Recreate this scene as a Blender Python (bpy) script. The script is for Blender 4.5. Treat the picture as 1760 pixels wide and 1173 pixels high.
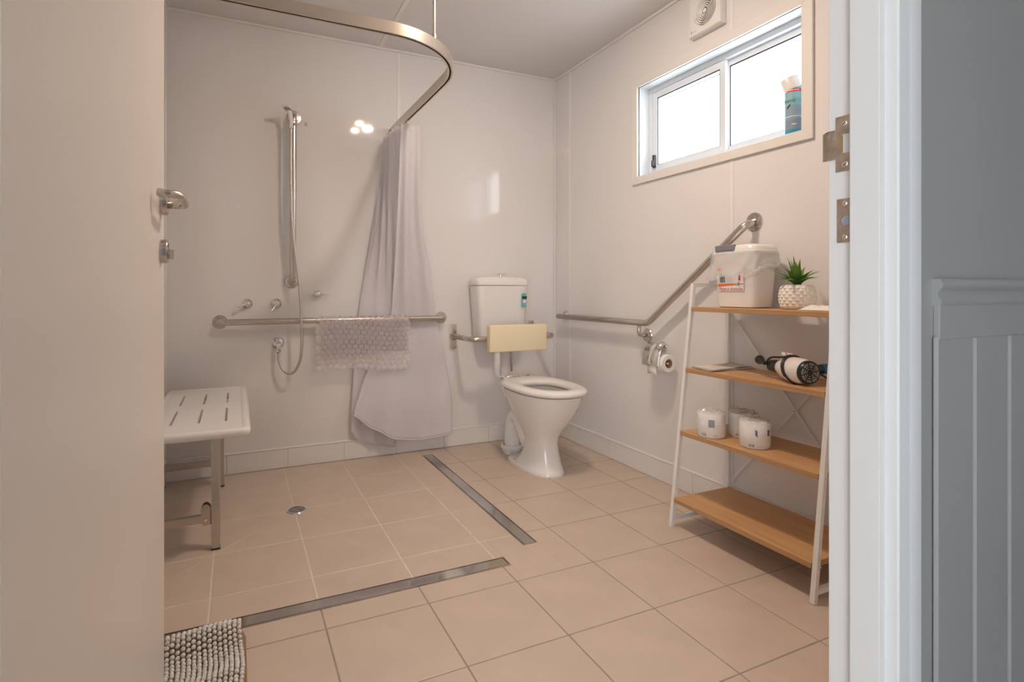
import bpy, bmesh, math, random
from mathutils import Vector, Matrix, noise as mnoise

random.seed(7)
for o in list(bpy.data.objects):
    bpy.data.objects.remove(o)
S = bpy.context.scene
COL = S.collection

# ------------------------------------------------------------------ camera, world, exposure
F_PX, HOR_Y, YAW, CEN_X, CAM_H = 929.6255, 499.7791, 0.4257, 828.0289, 0.974
cd = bpy.data.cameras.new('camera')
cd.sensor_width = 36.0
cd.lens = F_PX / 1760 * 36
cd.shift_x = (880 - CEN_X) / 1760
cd.shift_y = -(586.5 - HOR_Y) / 1760
cd.clip_start = 0.02
cam = bpy.data.objects.new('camera', cd)
COL.objects.link(cam)
cam.location = (0, 0, CAM_H)
cam.rotation_euler = (math.pi / 2, 0, -YAW)
S.camera = cam

W = bpy.data.worlds.new('overcast_sky')
S.world = W
W.use_nodes = True
bg = W.node_tree.nodes['Background']
bg.inputs['Color'].default_value = (0.90, 0.955, 1.0, 1)
bg.inputs['Strength'].default_value = 6.5

S.view_settings.view_transform = 'Standard'
S.view_settings.look = 'None'
S.view_settings.exposure = 0.07
S.view_settings.gamma = 1.0
S.view_settings.use_curve_mapping = False

LAMP_WHITE, LAMP_WARM = 780.0, 480.0      # radiance of the ceiling lamps' faces

# ------------------------------------------------------------------ materials
def mat(name, col, rough=0.5, metal=0.0, spec=0.5, var=0.0, vscale=6.0, bump=0.0, bscale=80.0,
        trans=0.0, alpha=1.0, emit=None, estr=0.0, coat=0.0, stretch=None, col2=None, sss=0.0):
    m = bpy.data.materials.new(name)
    m.use_nodes = True
    nt = m.node_tree
    b = nt.nodes['Principled BSDF']
    b.inputs['Base Color'].default_value = (*col, 1)
    b.inputs['Roughness'].default_value = rough
    b.inputs['Metallic'].default_value = metal
    b.inputs['Specular IOR Level'].default_value = spec
    b.inputs['Transmission Weight'].default_value = trans
    b.inputs['Alpha'].default_value = alpha
    b.inputs['Coat Weight'].default_value = coat
    b.inputs['Coat Roughness'].default_value = 0.05
    if sss:
        b.inputs['Subsurface Weight'].default_value = sss
        b.inputs['Subsurface Radius'].default_value = (0.01, 0.008, 0.006)
    if emit:
        b.inputs['Emission Color'].default_value = (*emit, 1)
        b.inputs['Emission Strength'].default_value = estr
    tc = nt.nodes.new('ShaderNodeTexCoord')
    src = tc.outputs['Object']
    if stretch:
        mp = nt.nodes.new('ShaderNodeMapping')
        mp.inputs['Scale'].default_value = stretch
        nt.links.new(src, mp.inputs['Vector'])
        src = mp.outputs['Vector']
    if var or col2:
        n = nt.nodes.new('ShaderNodeTexNoise')
        n.inputs['Scale'].default_value = vscale
        n.inputs['Detail'].default_value = 6
        nt.links.new(src, n.inputs['Vector'])
        r = nt.nodes.new('ShaderNodeValToRGB')
        c2 = col2 or tuple(max(0, c * (1 - var)) for c in col)
        r.color_ramp.elements[0].position = 0.32
        r.color_ramp.elements[1].position = 0.68
        r.color_ramp.elements[0].color = (*c2, 1)
        r.color_ramp.elements[1].color = (*col, 1)
        nt.links.new(n.outputs['Fac'], r.inputs['Fac'])
        nt.links.new(r.outputs['Color'], b.inputs['Base Color'])
    if bump:
        n2 = nt.nodes.new('ShaderNodeTexNoise')
        n2.inputs['Scale'].default_value = bscale
        n2.inputs['Detail'].default_value = 3
        nt.links.new(src, n2.inputs['Vector'])
        bp = nt.nodes.new('ShaderNodeBump')
        bp.inputs['Strength'].default_value = bump
        bp.inputs['Distance'].default_value = 0.002
        nt.links.new(n2.outputs['Fac'], bp.inputs['Height'])
        nt.links.new(bp.outputs['Normal'], b.inputs['Normal'])
    return m

def thin_mat(name, col, opacity, rough, gloss=0.5):
    """thin translucent plastic or glass: transparent layer mixed with a glossy / diffuse one"""
    m = bpy.data.materials.new(name)
    m.use_nodes = True
    nt = m.node_tree
    b = nt.nodes['Principled BSDF']
    b.inputs['Base Color'].default_value = (*col, 1)
    b.inputs['Roughness'].default_value = rough
    b.inputs['Specular IOR Level'].default_value = gloss
    t = nt.nodes.new('ShaderNodeBsdfTransparent')
    mx = nt.nodes.new('ShaderNodeMixShader')
    mx.inputs[0].default_value = opacity
    out = nt.nodes['Material Output']
    nt.links.new(t.outputs[0], mx.inputs[1])
    nt.links.new(b.outputs[0], mx.inputs[2])
    nt.links.new(mx.outputs[0], out.inputs['Surface'])
    return m

def glass_mat(name, tint):
    m = bpy.data.materials.new(name)
    m.use_nodes = True
    nt = m.node_tree
    nt.nodes.remove(nt.nodes['Principled BSDF'])
    t = nt.nodes.new('ShaderNodeBsdfTransparent')
    t.inputs[0].default_value = (*tint, 1)
    g = nt.nodes.new('ShaderNodeBsdfGlossy')
    g.inputs['Roughness'].default_value = 0.02
    mx = nt.nodes.new('ShaderNodeMixShader')
    mx.inputs[0].default_value = 0.06
    nt.links.new(t.outputs[0], mx.inputs[1])
    nt.links.new(g.outputs[0], mx.inputs[2])
    nt.links.new(mx.outputs[0], nt.nodes['Material Output'].inputs['Surface'])
    return m

M = {}
M['wall'] = mat('gloss_wall_laminate', (0.80, 0.765, 0.745), 0.05, bump=0.012, bscale=3.0)
M['ceil'] = mat('ceiling_sheet', (0.74, 0.71, 0.69), 0.45)
M['bead'] = mat('white_pvc_bead', (0.83, 0.80, 0.77), 0.3)
M['tile'] = mat('beige_floor_tile', (0.64, 0.51, 0.41), 0.32, var=0.07, vscale=9, bump=0.22, bscale=170, spec=0.45)
M['grout'] = mat('grey_grout', (0.40, 0.33, 0.275), 0.8, var=0.25, vscale=20)
M['skirt'] = mat('white_skirting_tile', (0.80, 0.77, 0.74), 0.2)
M['skgrout'] = mat('skirting_grout', (0.62, 0.56, 0.50), 0.8)
M['door'] = mat('cream_door_paint', (0.76, 0.70, 0.64), 0.33, bump=0.03, bscale=50)
M['paint'] = mat('white_trim_paint', (0.78, 0.78, 0.78), 0.3, bump=0.03, bscale=90)
M['hall'] = mat('grey_hall_paint', (0.40, 0.40, 0.395), 0.28, bump=0.06, bscale=160)
M['steel'] = mat('brushed_steel', (0.60, 0.555, 0.515), 0.27, 1.0)
M['chrome'] = mat('polished_chrome', (0.83, 0.82, 0.81), 0.07, 1.0)
M['alu'] = mat('satin_aluminium', (0.62, 0.555, 0.49), 0.3, 0.9)
M['dark'] = mat('dark_gap', (0.02, 0.02, 0.02), 0.6)
M['drain'] = mat('mirror_drain_steel', (0.74, 0.72, 0.70), 0.10, 1.0, var=0.15, vscale=4)
M['china'] = mat('white_china', (0.84, 0.80, 0.765), 0.08, coat=0.5)
M['plastic'] = mat('white_plastic', (0.83, 0.80, 0.77), 0.25)
M['pipe'] = mat('white_pvc_pipe', (0.80, 0.77, 0.74), 0.35)
M['cream'] = mat('cream_vinyl', (0.85, 0.73, 0.50), 0.45, bump=0.05, bscale=200)
M['wframe'] = mat('white_powdercoat', (0.77, 0.81, 0.85), 0.3)
M['wtrim'] = mat('cream_window_trim', (0.80, 0.76, 0.715), 0.3)
M['glass'] = glass_mat('window_glass', (0.97, 0.985, 0.99))
M['rubber'] = mat('black_rubber', (0.03, 0.03, 0.032), 0.5)
M['black'] = mat('black_plastic', (0.018, 0.017, 0.018), 0.3)
M['shelfsteel'] = mat('white_shelf_steel', (0.80, 0.775, 0.75), 0.35)
M['wood'] = mat('oak_laminate', (0.66, 0.385, 0.175), 0.42, col2=(0.53, 0.285, 0.115), vscale=2.2, stretch=(26, 1.6, 26))
M['woodedge'] = mat('oak_edge_band', (0.52, 0.30, 0.145), 0.5, col2=(0.40, 0.22, 0.10), vscale=2.2, stretch=(26, 1.6, 60))
M['curtain'] = mat('pale_curtain_fabric', (0.90, 0.865, 0.875), 0.8, bump=0.15, bscale=500, spec=0.2)
def add_translucent(m, col, f):
    nt = m.node_tree
    t = nt.nodes.new('ShaderNodeBsdfTranslucent')
    t.inputs[0].default_value = (*col, 1)
    mx = nt.nodes.new('ShaderNodeMixShader')
    mx.inputs[0].default_value = f
    nt.links.new(nt.nodes['Principled BSDF'].outputs[0], mx.inputs[1])
    nt.links.new(t.outputs[0], mx.inputs[2])
    nt.links.new(mx.outputs[0], nt.nodes['Material Output'].inputs['Surface'])
add_translucent(M['curtain'], (0.93, 0.90, 0.905), 0.42)
M['hem'] = mat('curtain_hem', (0.82, 0.78, 0.79), 0.8)
M['bubble'] = thin_mat('clear_pink_vinyl', (0.84, 0.74, 0.75), 0.12, 0.12, 0.8)
M['bubbles'] = thin_mat('clear_pink_bubbles', (0.96, 0.87, 0.88), 0.30, 0.06, 0.9)
M['bag'] = thin_mat('clear_bag_film', (0.85, 0.82, 0.80), 0.38, 0.2, 0.7)
M['wrapfilm'] = thin_mat('clear_wrap_film', (0.80, 0.77, 0.75), 0.45, 0.15, 0.8)
M['paper'] = mat('tissue_paper', (0.86, 0.83, 0.80), 0.9, bump=0.1, bscale=200)
M['wrap'] = mat('printed_roll_wrap', (0.86, 0.82, 0.79), 0.6, var=0.10, vscale=22, bump=0.15, bscale=60)
M['card'] = mat('brown_card', (0.36, 0.20, 0.09), 0.8)
M['print'] = mat('grey_print', (0.16, 0.16, 0.20), 0.6)
M['leafline'] = mat('pale_print', (0.66, 0.61, 0.58), 0.7)
M['white'] = mat('label_white', (0.86, 0.85, 0.84), 0.5)
M['red'] = mat('label_red', (0.70, 0.045, 0.03), 0.5)
M['orange'] = mat('label_orange', (0.80, 0.20, 0.04), 0.5)
M['green'] = mat('label_green', (0.02, 0.20, 0.09), 0.5)
M['gold'] = mat('label_gold', (0.75, 0.50, 0.06), 0.5)
M['teal'] = mat('label_teal', (0.10, 0.48, 0.52), 0.5)
M['tub'] = mat('white_tub_plastic', (0.82, 0.785, 0.745), 0.22)
M['greyclip'] = mat('grey_clip', (0.22, 0.22, 0.25), 0.4)
M['leaf'] = mat('succulent_leaf', (0.15, 0.29, 0.045), 0.45, col2=(0.06, 0.15, 0.025), vscale=14)
M['soil'] = mat('plant_base', (0.10, 0.035, 0.02), 0.8)
M['pot'] = mat('matt_white_pot', (0.84, 0.79, 0.73), 0.55)
M['news'] = mat('folded_paper', (0.74, 0.67, 0.58), 0.8, var=0.15, vscale=18)
M['blue'] = mat('blue_tag', (0.02, 0.22, 0.42), 0.5)
M['dryer'] = mat('dryer_white', (0.80, 0.74, 0.71), 0.25)
M['nub'] = mat('grey_chenille', (0.84, 0.82, 0.80), 0.95, var=0.15, vscale=120, bump=0.3, bscale=900)
M['matback'] = mat('brown_mat_backing', (0.30, 0.19, 0.11), 0.95)
M['canblue'] = mat('can_blue', (0.06, 0.34, 0.46), 0.25)
M['cangrey'] = mat('can_silver_blue', (0.26, 0.33, 0.42), 0.25)
M['canpale'] = mat('can_pale_blue', (0.30, 0.52, 0.58), 0.25)
M['navy'] = mat('can_navy', (0.03, 0.05, 0.12), 0.4)
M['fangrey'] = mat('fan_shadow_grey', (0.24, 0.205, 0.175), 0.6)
M['bulbw'] = mat('lamp_white', (1, 1, 1), 0.4, emit=(1.0, 0.89, 0.80), estr=LAMP_WHITE)
M['bulbo'] = mat('lamp_warm', (1, 1, 1), 0.4, emit=(1.0, 0.70, 0.45), estr=LAMP_WARM)

# ------------------------------------------------------------------ mesh helpers (all shapes in world coordinates)
def wloc(o):
    v = Vector((0, 0, 0))
    while o is not None:
        v = v + o.location
        o = o.parent
    return v

def obj(name, bm, m, parent=None, smooth=False, auto=None):
    if smooth:
        for f in bm.faces:
            f.smooth = True
    if parent is not None:
        off = wloc(parent)
    else:
        xs = [v.co for v in bm.verts]
        lo = Vector((min(c.x for c in xs), min(c.y for c in xs), min(c.z for c in xs)))
        hi = Vector((max(c.x for c in xs), max(c.y for c in xs), max(c.z for c in xs)))
        off = Vector(((lo.x + hi.x) / 2, (lo.y + hi.y) / 2, lo.z))
    bmesh.ops.translate(bm, verts=bm.verts, vec=-off)
    bmesh.ops.recalc_face_normals(bm, faces=bm.faces)
    me = bpy.data.meshes.new(name)
    bm.to_mesh(me)
    bm.free()
    if auto is not None:
        for p in me.polygons:
            p.use_smooth = True
        me.set_sharp_from_angle(angle=math.radians(auto))
    for x in (m if isinstance(m, (list, tuple)) else [m]):
        me.materials.append(x)
    o = bpy.data.objects.new(name, me)
    COL.objects.link(o)
    if parent is not None:
        o.parent = parent
    else:
        o.location = off
    return o

def tag(o, label, cat, group=None, kind=None):
    o['label'] = label
    o['category'] = cat
    if group:
        o['group'] = group
    if kind:
        o['kind'] = kind
    return o

def thing(name, loc, label, cat, group=None, kind=None):
    o = bpy.data.objects.new(name, None)
    o.empty_display_size = 0.05
    COL.objects.link(o)
    o.location = loc
    return tag(o, label, cat, group, kind)

def box(bm, x0, x1, y0, y1, z0, z1, bev=0.0, seg=2):
    vs = [bm.verts.new((x, y, z)) for z in (z0, z1) for y in (y0, y1) for x in (x0, x1)]
    fs = [bm.faces.new([vs[i] for i in q]) for q in
          ((0, 2, 3, 1), (4, 5, 7, 6), (0, 1, 5, 4), (2, 6, 7, 3), (0, 4, 6, 2), (1, 3, 7, 5))]
    if bev:
        es = list({e for f in fs for e in f.edges})
        bmesh.ops.bevel(bm, geom=es, offset=bev, segments=seg, profile=0.5, affect='EDGES')
    return bm

def nbox(*a, **k):
    return box(bmesh.new(), *a, **k)

def fillet(pts, r, n=6):
    pts = [Vector(p) for p in pts]
    out = [pts[0]]
    for i in range(1, len(pts) - 1):
        a, b, c = pts[i - 1], pts[i], pts[i + 1]
        u, v = (a - b).normalized(), (c - b).normalized()
        d = min(r, (a - b).length * 0.49, (c - b).length * 0.49)
        p, q = b + u * d, b + v * d
        for k in range(n + 1):
            t = k / n
            out.append(p * (1 - t) ** 2 + b * 2 * t * (1 - t) + q * t * t)
    out.append(pts[-1])
    return out

def smoothpath(pts, n=8):
    """Catmull-Rom through the points"""
    P = [Vector(p) for p in pts]
    P = [P[0] * 2 - P[1]] + P + [P[-1] * 2 - P[-2]]
    out = []
    for i in range(1, len(P) - 2):
        a, b, c, d = P[i - 1:i + 3]
        for k in range(n):
            t = k / n
            out.append(0.5 * ((2 * b) + (c - a) * t + (2 * a - 5 * b + 4 * c - d) * t * t + (3 * b - a - 3 * c + d) * t ** 3))
    out.append(P[-2])
    return out

def tube(bm, pts, r, n=16, caps=True, closed=False):
    pts = [Vector(p) for p in pts]
    N = len(pts)
    rs = r if isinstance(r, (list, tuple)) else [r] * N
    tans = []
    for i in range(N):
        if closed:
            t = pts[(i + 1) % N] - pts[i - 1]
        else:
            t = pts[min(i + 1, N - 1)] - pts[max(i - 1, 0)]
        tans.append(t.normalized())
    ref = Vector((0, 0, 1)) if abs(tans[0].z) < 0.9 else Vector((1, 0, 0))
    u = tans[0].cross(ref).normalized()
    rings = []
    for i in range(N):
        u = (u - tans[i] * u.dot(tans[i])).normalized()
        w = tans[i].cross(u)
        rings.append([bm.verts.new(pts[i] + (u * math.cos(2 * math.pi * k / n) + w * math.sin(2 * math.pi * k / n)) * rs[i]) for k in range(n)])
    for i in range(N if closed else N - 1):
        a, b = rings[i], rings[(i + 1) % N]
        for k in range(n):
            bm.faces.new((a[k], a[(k + 1) % n], b[(k + 1) % n], b[k]))
    if caps and not closed:
        bm.faces.new(rings[0][::-1])
        bm.faces.new(rings[-1])
    return bm

def lathe(bm, origin, axis, prof, n=32, caps=True):
    """prof = [(radius, height along axis)]"""
    axis = Vector(axis).normalized()
    ref = Vector((0, 0, 1)) if abs(axis.z) < 0.9 else Vector((1, 0, 0))
    u = axis.cross(ref).normalized()
    w = axis.cross(u)
    o = Vector(origin)
    rings = []
    for r, hh in prof:
        if r < 1e-6:
            rings.append([bm.verts.new(o + axis * hh)])
        else:
            rings.append([bm.verts.new(o + axis * hh + (u * math.cos(2 * math.pi * k / n) + w * math.sin(2 * math.pi * k / n)) * r) for k in range(n)])
    for a, b in zip(rings, rings[1:]):
        for k in range(n):
            k2 = (k + 1) % n
            if len(a) == 1 and len(b) == 1:
                continue
            if len(a) == 1:
                bm.faces.new((a[0], b[k2], b[k]))
            elif len(b) == 1:
                bm.faces.new((a[k], a[k2], b[0]))
            else:
                bm.faces.new((a[k], a[k2], b[k2], b[k]))
    if caps:
        if len(rings[0]) > 1:
            bm.faces.new(rings[0][::-1])
        if len(rings[-1]) > 1:
            bm.faces.new(rings[-1])
    return bm

def nl(*a, **k):
    return lathe(bmesh.new(), *a, **k)

def nt_(*a, **k):
    return tube(bmesh.new(), *a, **k)

def loft(bm, rings, capa=True, capb=True):
    R = [[bm.verts.new(p) for p in r] for r in rings]
    n = len(R[0])
    for a, b in zip(R, R[1:]):
        for k in range(n):
            bm.faces.new((a[k], a[(k + 1) % n], b[(k + 1) % n], b[k]))
    if capa:
        bm.faces.new(R[0][::-1])
    if capb:
        bm.faces.new(R[-1])
    return bm

def sweep(bm, path, prof):
    """prof (u right of travel, v up), closed polygon, swept with vertical sides"""
    path = [Vector(p) for p in path]
    rings = []
    for i, p in enumerate(path):
        t = (path[min(i + 1, len(path) - 1)] - path[max(i - 1, 0)]).normalized()
        rt = t.cross(Vector((0, 0, 1))).normalized()
        rings.append([p + rt * a + Vector((0, 0, b)) for a, b in prof])
    return loft(bm, rings)

def srect(cx, cy, z, hx, hy, e=4.0, n=40, rot=0.0):
    """superellipse ring"""
    out = []
    for k in range(n):
        a = 2 * math.pi * k / n
        c, s = math.cos(a), math.sin(a)
        x = hx * math.copysign(abs(c) ** (2 / e), c)
        y = hy * math.copysign(abs(s) ** (2 / e), s)
        out.append(Vector((cx + x * math.cos(rot) - y * math.sin(rot), cy + x * math.sin(rot) + y * math.cos(rot), z)))
    return out

def quad(bm, *ps):
    bm.faces.new([bm.verts.new(p) for p in ps])
    return bm

def slab(bm, pts, n, th):
    """polygon pts extruded by th along n"""
    n = Vector(n) * th
    a = [bm.verts.new(Vector(p)) for p in pts]
    b = [bm.verts.new(Vector(p) + n) for p in pts]
    bm.faces.new(a[::-1])
    bm.faces.new(b)
    for i in range(len(a)):
        j = (i + 1) % len(a)
        bm.faces.new((a[i], a[j], b[j], b[i]))
    return bm

def text_bm(body, size, mtx, extrude=0.0002):
    cu = bpy.data.curves.new('lettering', 'FONT')
    cu.body = body
    cu.size = size
    cu.extrude = extrude
    cu.align_x = 'CENTER'
    cu.resolution_u = 3
    t = bpy.data.objects.new('lettering', cu)
    COL.objects.link(t)
    dg = bpy.context.evaluated_depsgraph_get()
    me = bpy.data.meshes.new_from_object(t.evaluated_get(dg))
    bm = bmesh.new()
    bm.from_mesh(me)
    bpy.data.objects.remove(t)
    bpy.data.curves.remove(cu)
    bpy.data.meshes.remove(me)
    bmesh.ops.transform(bm, matrix=mtx, verts=bm.verts)
    return bm

def frame_m(o, right, up):
    r, u = Vector(right).normalized(), Vector(up).normalized()
    nn = r.cross(u)
    m = Matrix((r, u, nn)).transposed().to_4x4()
    m.translation = Vector(o)
    return m

def screw(name, p, n, r, m, parent, h=0.0015):
    """small countersunk screw with a cross recess"""
    s = obj(name, nl(p, n, [(r, 0), (r, h * 0.6), (r * 0.8, h)], n=14), m, parent, auto=40)
    ax = Vector(n).normalized()
    ref = Vector((0, 0, 1)) if abs(ax.z) < 0.9 else Vector((1, 0, 0))
    u = ax.cross(ref).normalized()
    w = ax.cross(u)
    bm = bmesh.new()
    c = Vector(p) + ax * h
    for a, b in ((u, w), (w, u)):
        a2, b2 = (a + b).normalized(), (a - b).normalized()
        slab(bm, [c + a2 * r * .6 + b2 * r * .12, c - a2 * r * .6 + b2 * r * .12, c - a2 * r * .6 - b2 * r * .12, c + a2 * r * .6 - b2 * r * .12], ax, 0.0002)
    obj('cross_recess', bm, M['dark'], s)
    return s

# ------------------------------------------------------------------ room shell
XL, XR, YF, YB, H = -0.335, 1.983, 0.497, 3.16, 2.413
HY = 0.43            # hall face of the front wall
DX0, DX1 = -0.155, 0.767   # doorway
DH = 2.06
P0X, P0Y, TP = 0.2348, 1.6016, 0.3102   # tile grid
GAP = 0.0045

# floor slab (grout) and tiles
floor = obj('floor', nbox(XL - .1, XR + .1, HY - .02, YB + .1, -0.10, -0.0016), M['grout'])
tag(floor, 'beige tiled bathroom floor with pale grout lines', 'floor', kind='structure')
sg = obj('shower_grout', nbox(XL, .998, 1.768, YB, -0.003, -0.0009), mat('pale_grout', (0.84, 0.74, 0.64), 0.8, var=0.15, vscale=20), floor)
DR = (1.000, 1.060, 1.819, 3.052)    # drain beside the toilet  x0 x1 y0 y1
DF = (XL, 0.887, 1.706, 1.766)       # drain at the shower entry

def cut(rects, d):
    out = []
    for (a, b, c, e) in rects:
        if a >= d[1] or b <= d[0] or c >= d[3] or e <= d[2]:
            out.append((a, b, c, e))
            continue
        if a < d[0]: out.append((a, d[0], c, e))
        if b > d[1]: out.append((d[1], b, c, e))
        m0, m1 = max(a, d[0]), min(b, d[1])
        if c < d[2]: out.append((m0, m1, c, d[2]))
        if e > d[3]: out.append((m0, m1, d[3], e))
    return [r for r in out if r[1] - r[0] > .004 and r[3] - r[2] > .004]

def tile_bm(poly, top=0.0):
    """bevelled tile from a convex polygon (x, y)"""
    bm = bmesh.new()
    c = sum((Vector(p) for p in poly), Vector((0, 0))) / len(poly)
    lo = [bm.verts.new((p[0], p[1], -0.004)) for p in poly]
    mid = [bm.verts.new((p[0], p[1], top - 0.0007)) for p in poly]
    hi = []
    for p in poly:
        d = (c - Vector(p)).normalized() * 0.002
        hi.append(bm.verts.new((p[0] + d.x, p[1] + d.y, top)))
    n = len(poly)
    for i in range(n):
        j = (i + 1) % n
        bm.faces.new((lo[i], lo[j], mid[j], mid[i]))
        bm.faces.new((mid[i], mid[j], hi[j], hi[i]))
    bm.faces.new(hi)
    return bm

full_tile = None
diag = {(-1, 2), (-2, 1), (0, 3), (-1, 3), (0, 2)}
for i in range(-2, 6):
    for j in range(-4, 5):
        x0, x1 = P0X + i * TP, P0X + (i + 1) * TP
        y0, y1 = P0Y + j * TP, P0Y + (j + 1) * TP
        g = GAP / 2
        whole = (x0 + g, x1 - g, y0 + g, y1 - g)
        r = (max(whole[0], XL), min(whole[1], XR), max(whole[2], HY + .005), min(whole[3], YB))
        if r[1] - r[0] < .004 or r[3] - r[2] < .004:
            continue
        pad = .002
        rs = cut([r], (DR[0] - pad, DR[1] + pad, DR[2] - pad, DR[3] + pad))
        rs = cut(rs, (DF[0] - pad, DF[1] + pad, DF[2] - pad, DF[3] + pad))
        if (i, j) in diag:
            a, b, c, d = r
            e = 0.0011
            if (i, j) in ((-1, 2), (-2, 1), (0, 3)):
                # joint runs along the rising diagonal
                polys = [[(a + e, c), (b, c), (b, d - e)], [(a, c + e), (b - e, d), (a, d)]]
                if a <= XL + 1e-6:
                    k = whole[0]
                    yy = c + (a - k)
                    polys = [[(a, c), (b, c), (b, d - e), (a, yy - e)], [(a, yy + e), (b - e, d), (a, d)]]
            else:
                polys = [[(a, c), (b - e, c), (a, d - e)], [(b, c + e), (b, d), (a + e, d)]]
            for p in polys:
                obj('tile', tile_bm(p), M['tile'], floor)
            continue
        for q in rs:
            is_full = q == whole
            if is_full and full_tile is not None:
                o = full_tile.copy()
                COL.objects.link(o)
                o.parent = floor
                o.location = full_tile.location + Vector((whole[0] - fx, whole[2] - fy, 0))
                continue
            o = obj('tile', tile_bm([(q[0], q[2]), (q[1], q[2]), (q[1], q[3]), (q[0], q[3])]), M['tile'], floor)
            if is_full:
                full_tile, fx, fy = o, whole[0], whole[2]

# walls: structural leaf behind, glossy sheet panels in front
wb = obj('wall_back', nbox(XL - .1, XR + .1, YB + .006, YB + .12, 0, H), M['bead'])
tag(wb, 'glossy white back wall behind the shower and toilet', 'wall', kind='structure')
for a, b in ((XL, .882), (.888, XR)):
    obj('panel', nbox(a, b, YB, YB + .006, 0.0, H), M['wall'], wb)
obj('joint_strip', nbox(.875, .895, YB - .0025, YB, .112, H - .012, .001), M['bead'], wb)
obj('corner_strip', nbox(XR - .012, XR - .0002, YB - .012, YB, .112, H - .012, .004), M['bead'], wb)
obj('corner_strip', nbox(XL, XL + .012, YB - .012, YB, .112, H - .012, .004), M['bead'], wb)

WY0, WY1, WZ0, WZ1 = 1.383, 2.317, 1.590, 2.072   # window opening
wr = bmesh.new()
wo = .0125
for q in ((HY, WY0 - wo, 0, H), (WY1 + wo, YB + .1, 0, H), (WY0 - wo, WY1 + wo, 0, WZ0 - wo), (WY0 - wo, WY1 + wo, WZ1 + wo, H)):
    box(wr, XR + .006, XR + .11, q[0], q[1], q[2], q[3])
wr = obj('wall_right', wr, M['bead'])
tag(wr, 'glossy white right wall with the high sliding window', 'wall', kind='structure')
def wpanel(qs):
    bm = bmesh.new()
    for q in qs:
        box(bm, XR, XR + .006, *q)
    obj('panel', bm, M['wall'], wr)
wpanel([(2.979, YB, 0, H)])
wpanel([(WY1, 2.973, 0, H), (1.714, WY1, 0, WZ0), (1.714, WY1, WZ1, H)])
wpanel([(YF, WY0, 0, H), (WY0, 1.708, 0, WZ0), (WY0, 1.708, WZ1, H)])
for yy, za, zb in ((2.976, .112, H - .012), (1.711, .112, WZ0 - .04), (1.711, WZ1 + .04, H - .012)):
    obj('joint_strip', nbox(XR - .0025, XR, yy - .009, yy + .009, za, zb, .001), M['bead'], wr)

wl = obj('wall_left', nbox(XL - .1, XL, HY, YB + .1, 0, H), M['wall'])
tag(wl, 'white left wall behind the folding shower seat', 'wall', kind='structure')

wf = bmesh.new()
box(wf, -1.2, DX0 - .06, HY, YF, 0, H)
box(wf, DX1 + .022, 2.6, HY, YF, 0, H)
box(wf, DX0 - .06, DX1 + .022, HY, YF, DH + .02, H)
wf = obj('wall_front', wf, M['hall'])
tag(wf, 'grey painted hall wall to the right of the door frame', 'wall', kind='structure')
# dado panelling on the hall side
bx = .884
for k in range(5):
    obj('v_joint_board', nbox(bx + .0015 + k * .1, bx + .0985 + k * .1, HY - .007, HY, .10, .912, .0042, 1), M['hall'], wf)
obj('dado_board', nbox(.890, 1.6, HY - .0085, HY, .905, .955, .0015), M['hall'], wf)
prof = [(0, .953), (-.014, .953), (-.018, .957), (-.016, .962), (-.011, .966), (-.011, .972), (-.016, .976), (-.02, .979), (-.02, .985), (-.017, .987), (-.017, .9905), (0, .9905)]
bm = bmesh.new()
loft(bm, [[Vector((x, HY + a * .62, z)) for a, z in prof] for x in (.889, 1.6)])
obj('dado_rail', bm, M['hall'], wf, auto=50)
obj('hall_skirting', nbox(.83, 1.6, HY - .014, HY, 0, .10, .002), M['hall'], wf)
# inner lining of the front wall (bathroom side)
obj('panel', nbox(DX1 + .022, XR, YF, YF + .004, 0, H), M['wall'], wf)

ceil = obj('ceiling', nbox(XL - .1, XR + .1, YF - .05, YB + .1, H + .006, H + .08), M['bead'])
tag(ceil, 'white bathroom ceiling with a jointing strip', 'ceiling', kind='structure')
obj('ceiling_sheet', nbox(XL, .767, YF, YB, H, H + .006), M['ceil'], ceil)
obj('ceiling_sheet', nbox(.773, XR, YF, YB, H, H + .006), M['ceil'], ceil)
obj('joint_strip', nbox(.758, .782, YF, YB, H - .003, H, .001), M['bead'], ceil)

t1 = obj('trim_1', nbox(XL, XR, YB - .014, YB, H - .014, H, .003), M['bead'])
tag(t1, 'thin white bead where back wall meets ceiling', 'trim', kind='structure')
t2 = obj('trim_2', nbox(XR - .014, XR, YF, YB, H - .014, H, .003), M['bead'])
tag(t2, 'thin white bead where right wall meets ceiling', 'trim', kind='structure')
t3 = obj('trim_3', nbox(XL, XL + .014, YF, YB, H - .014, H, .003), M['bead'])
tag(t3, 'thin white bead where left wall meets ceiling', 'trim', kind='structure')

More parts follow.
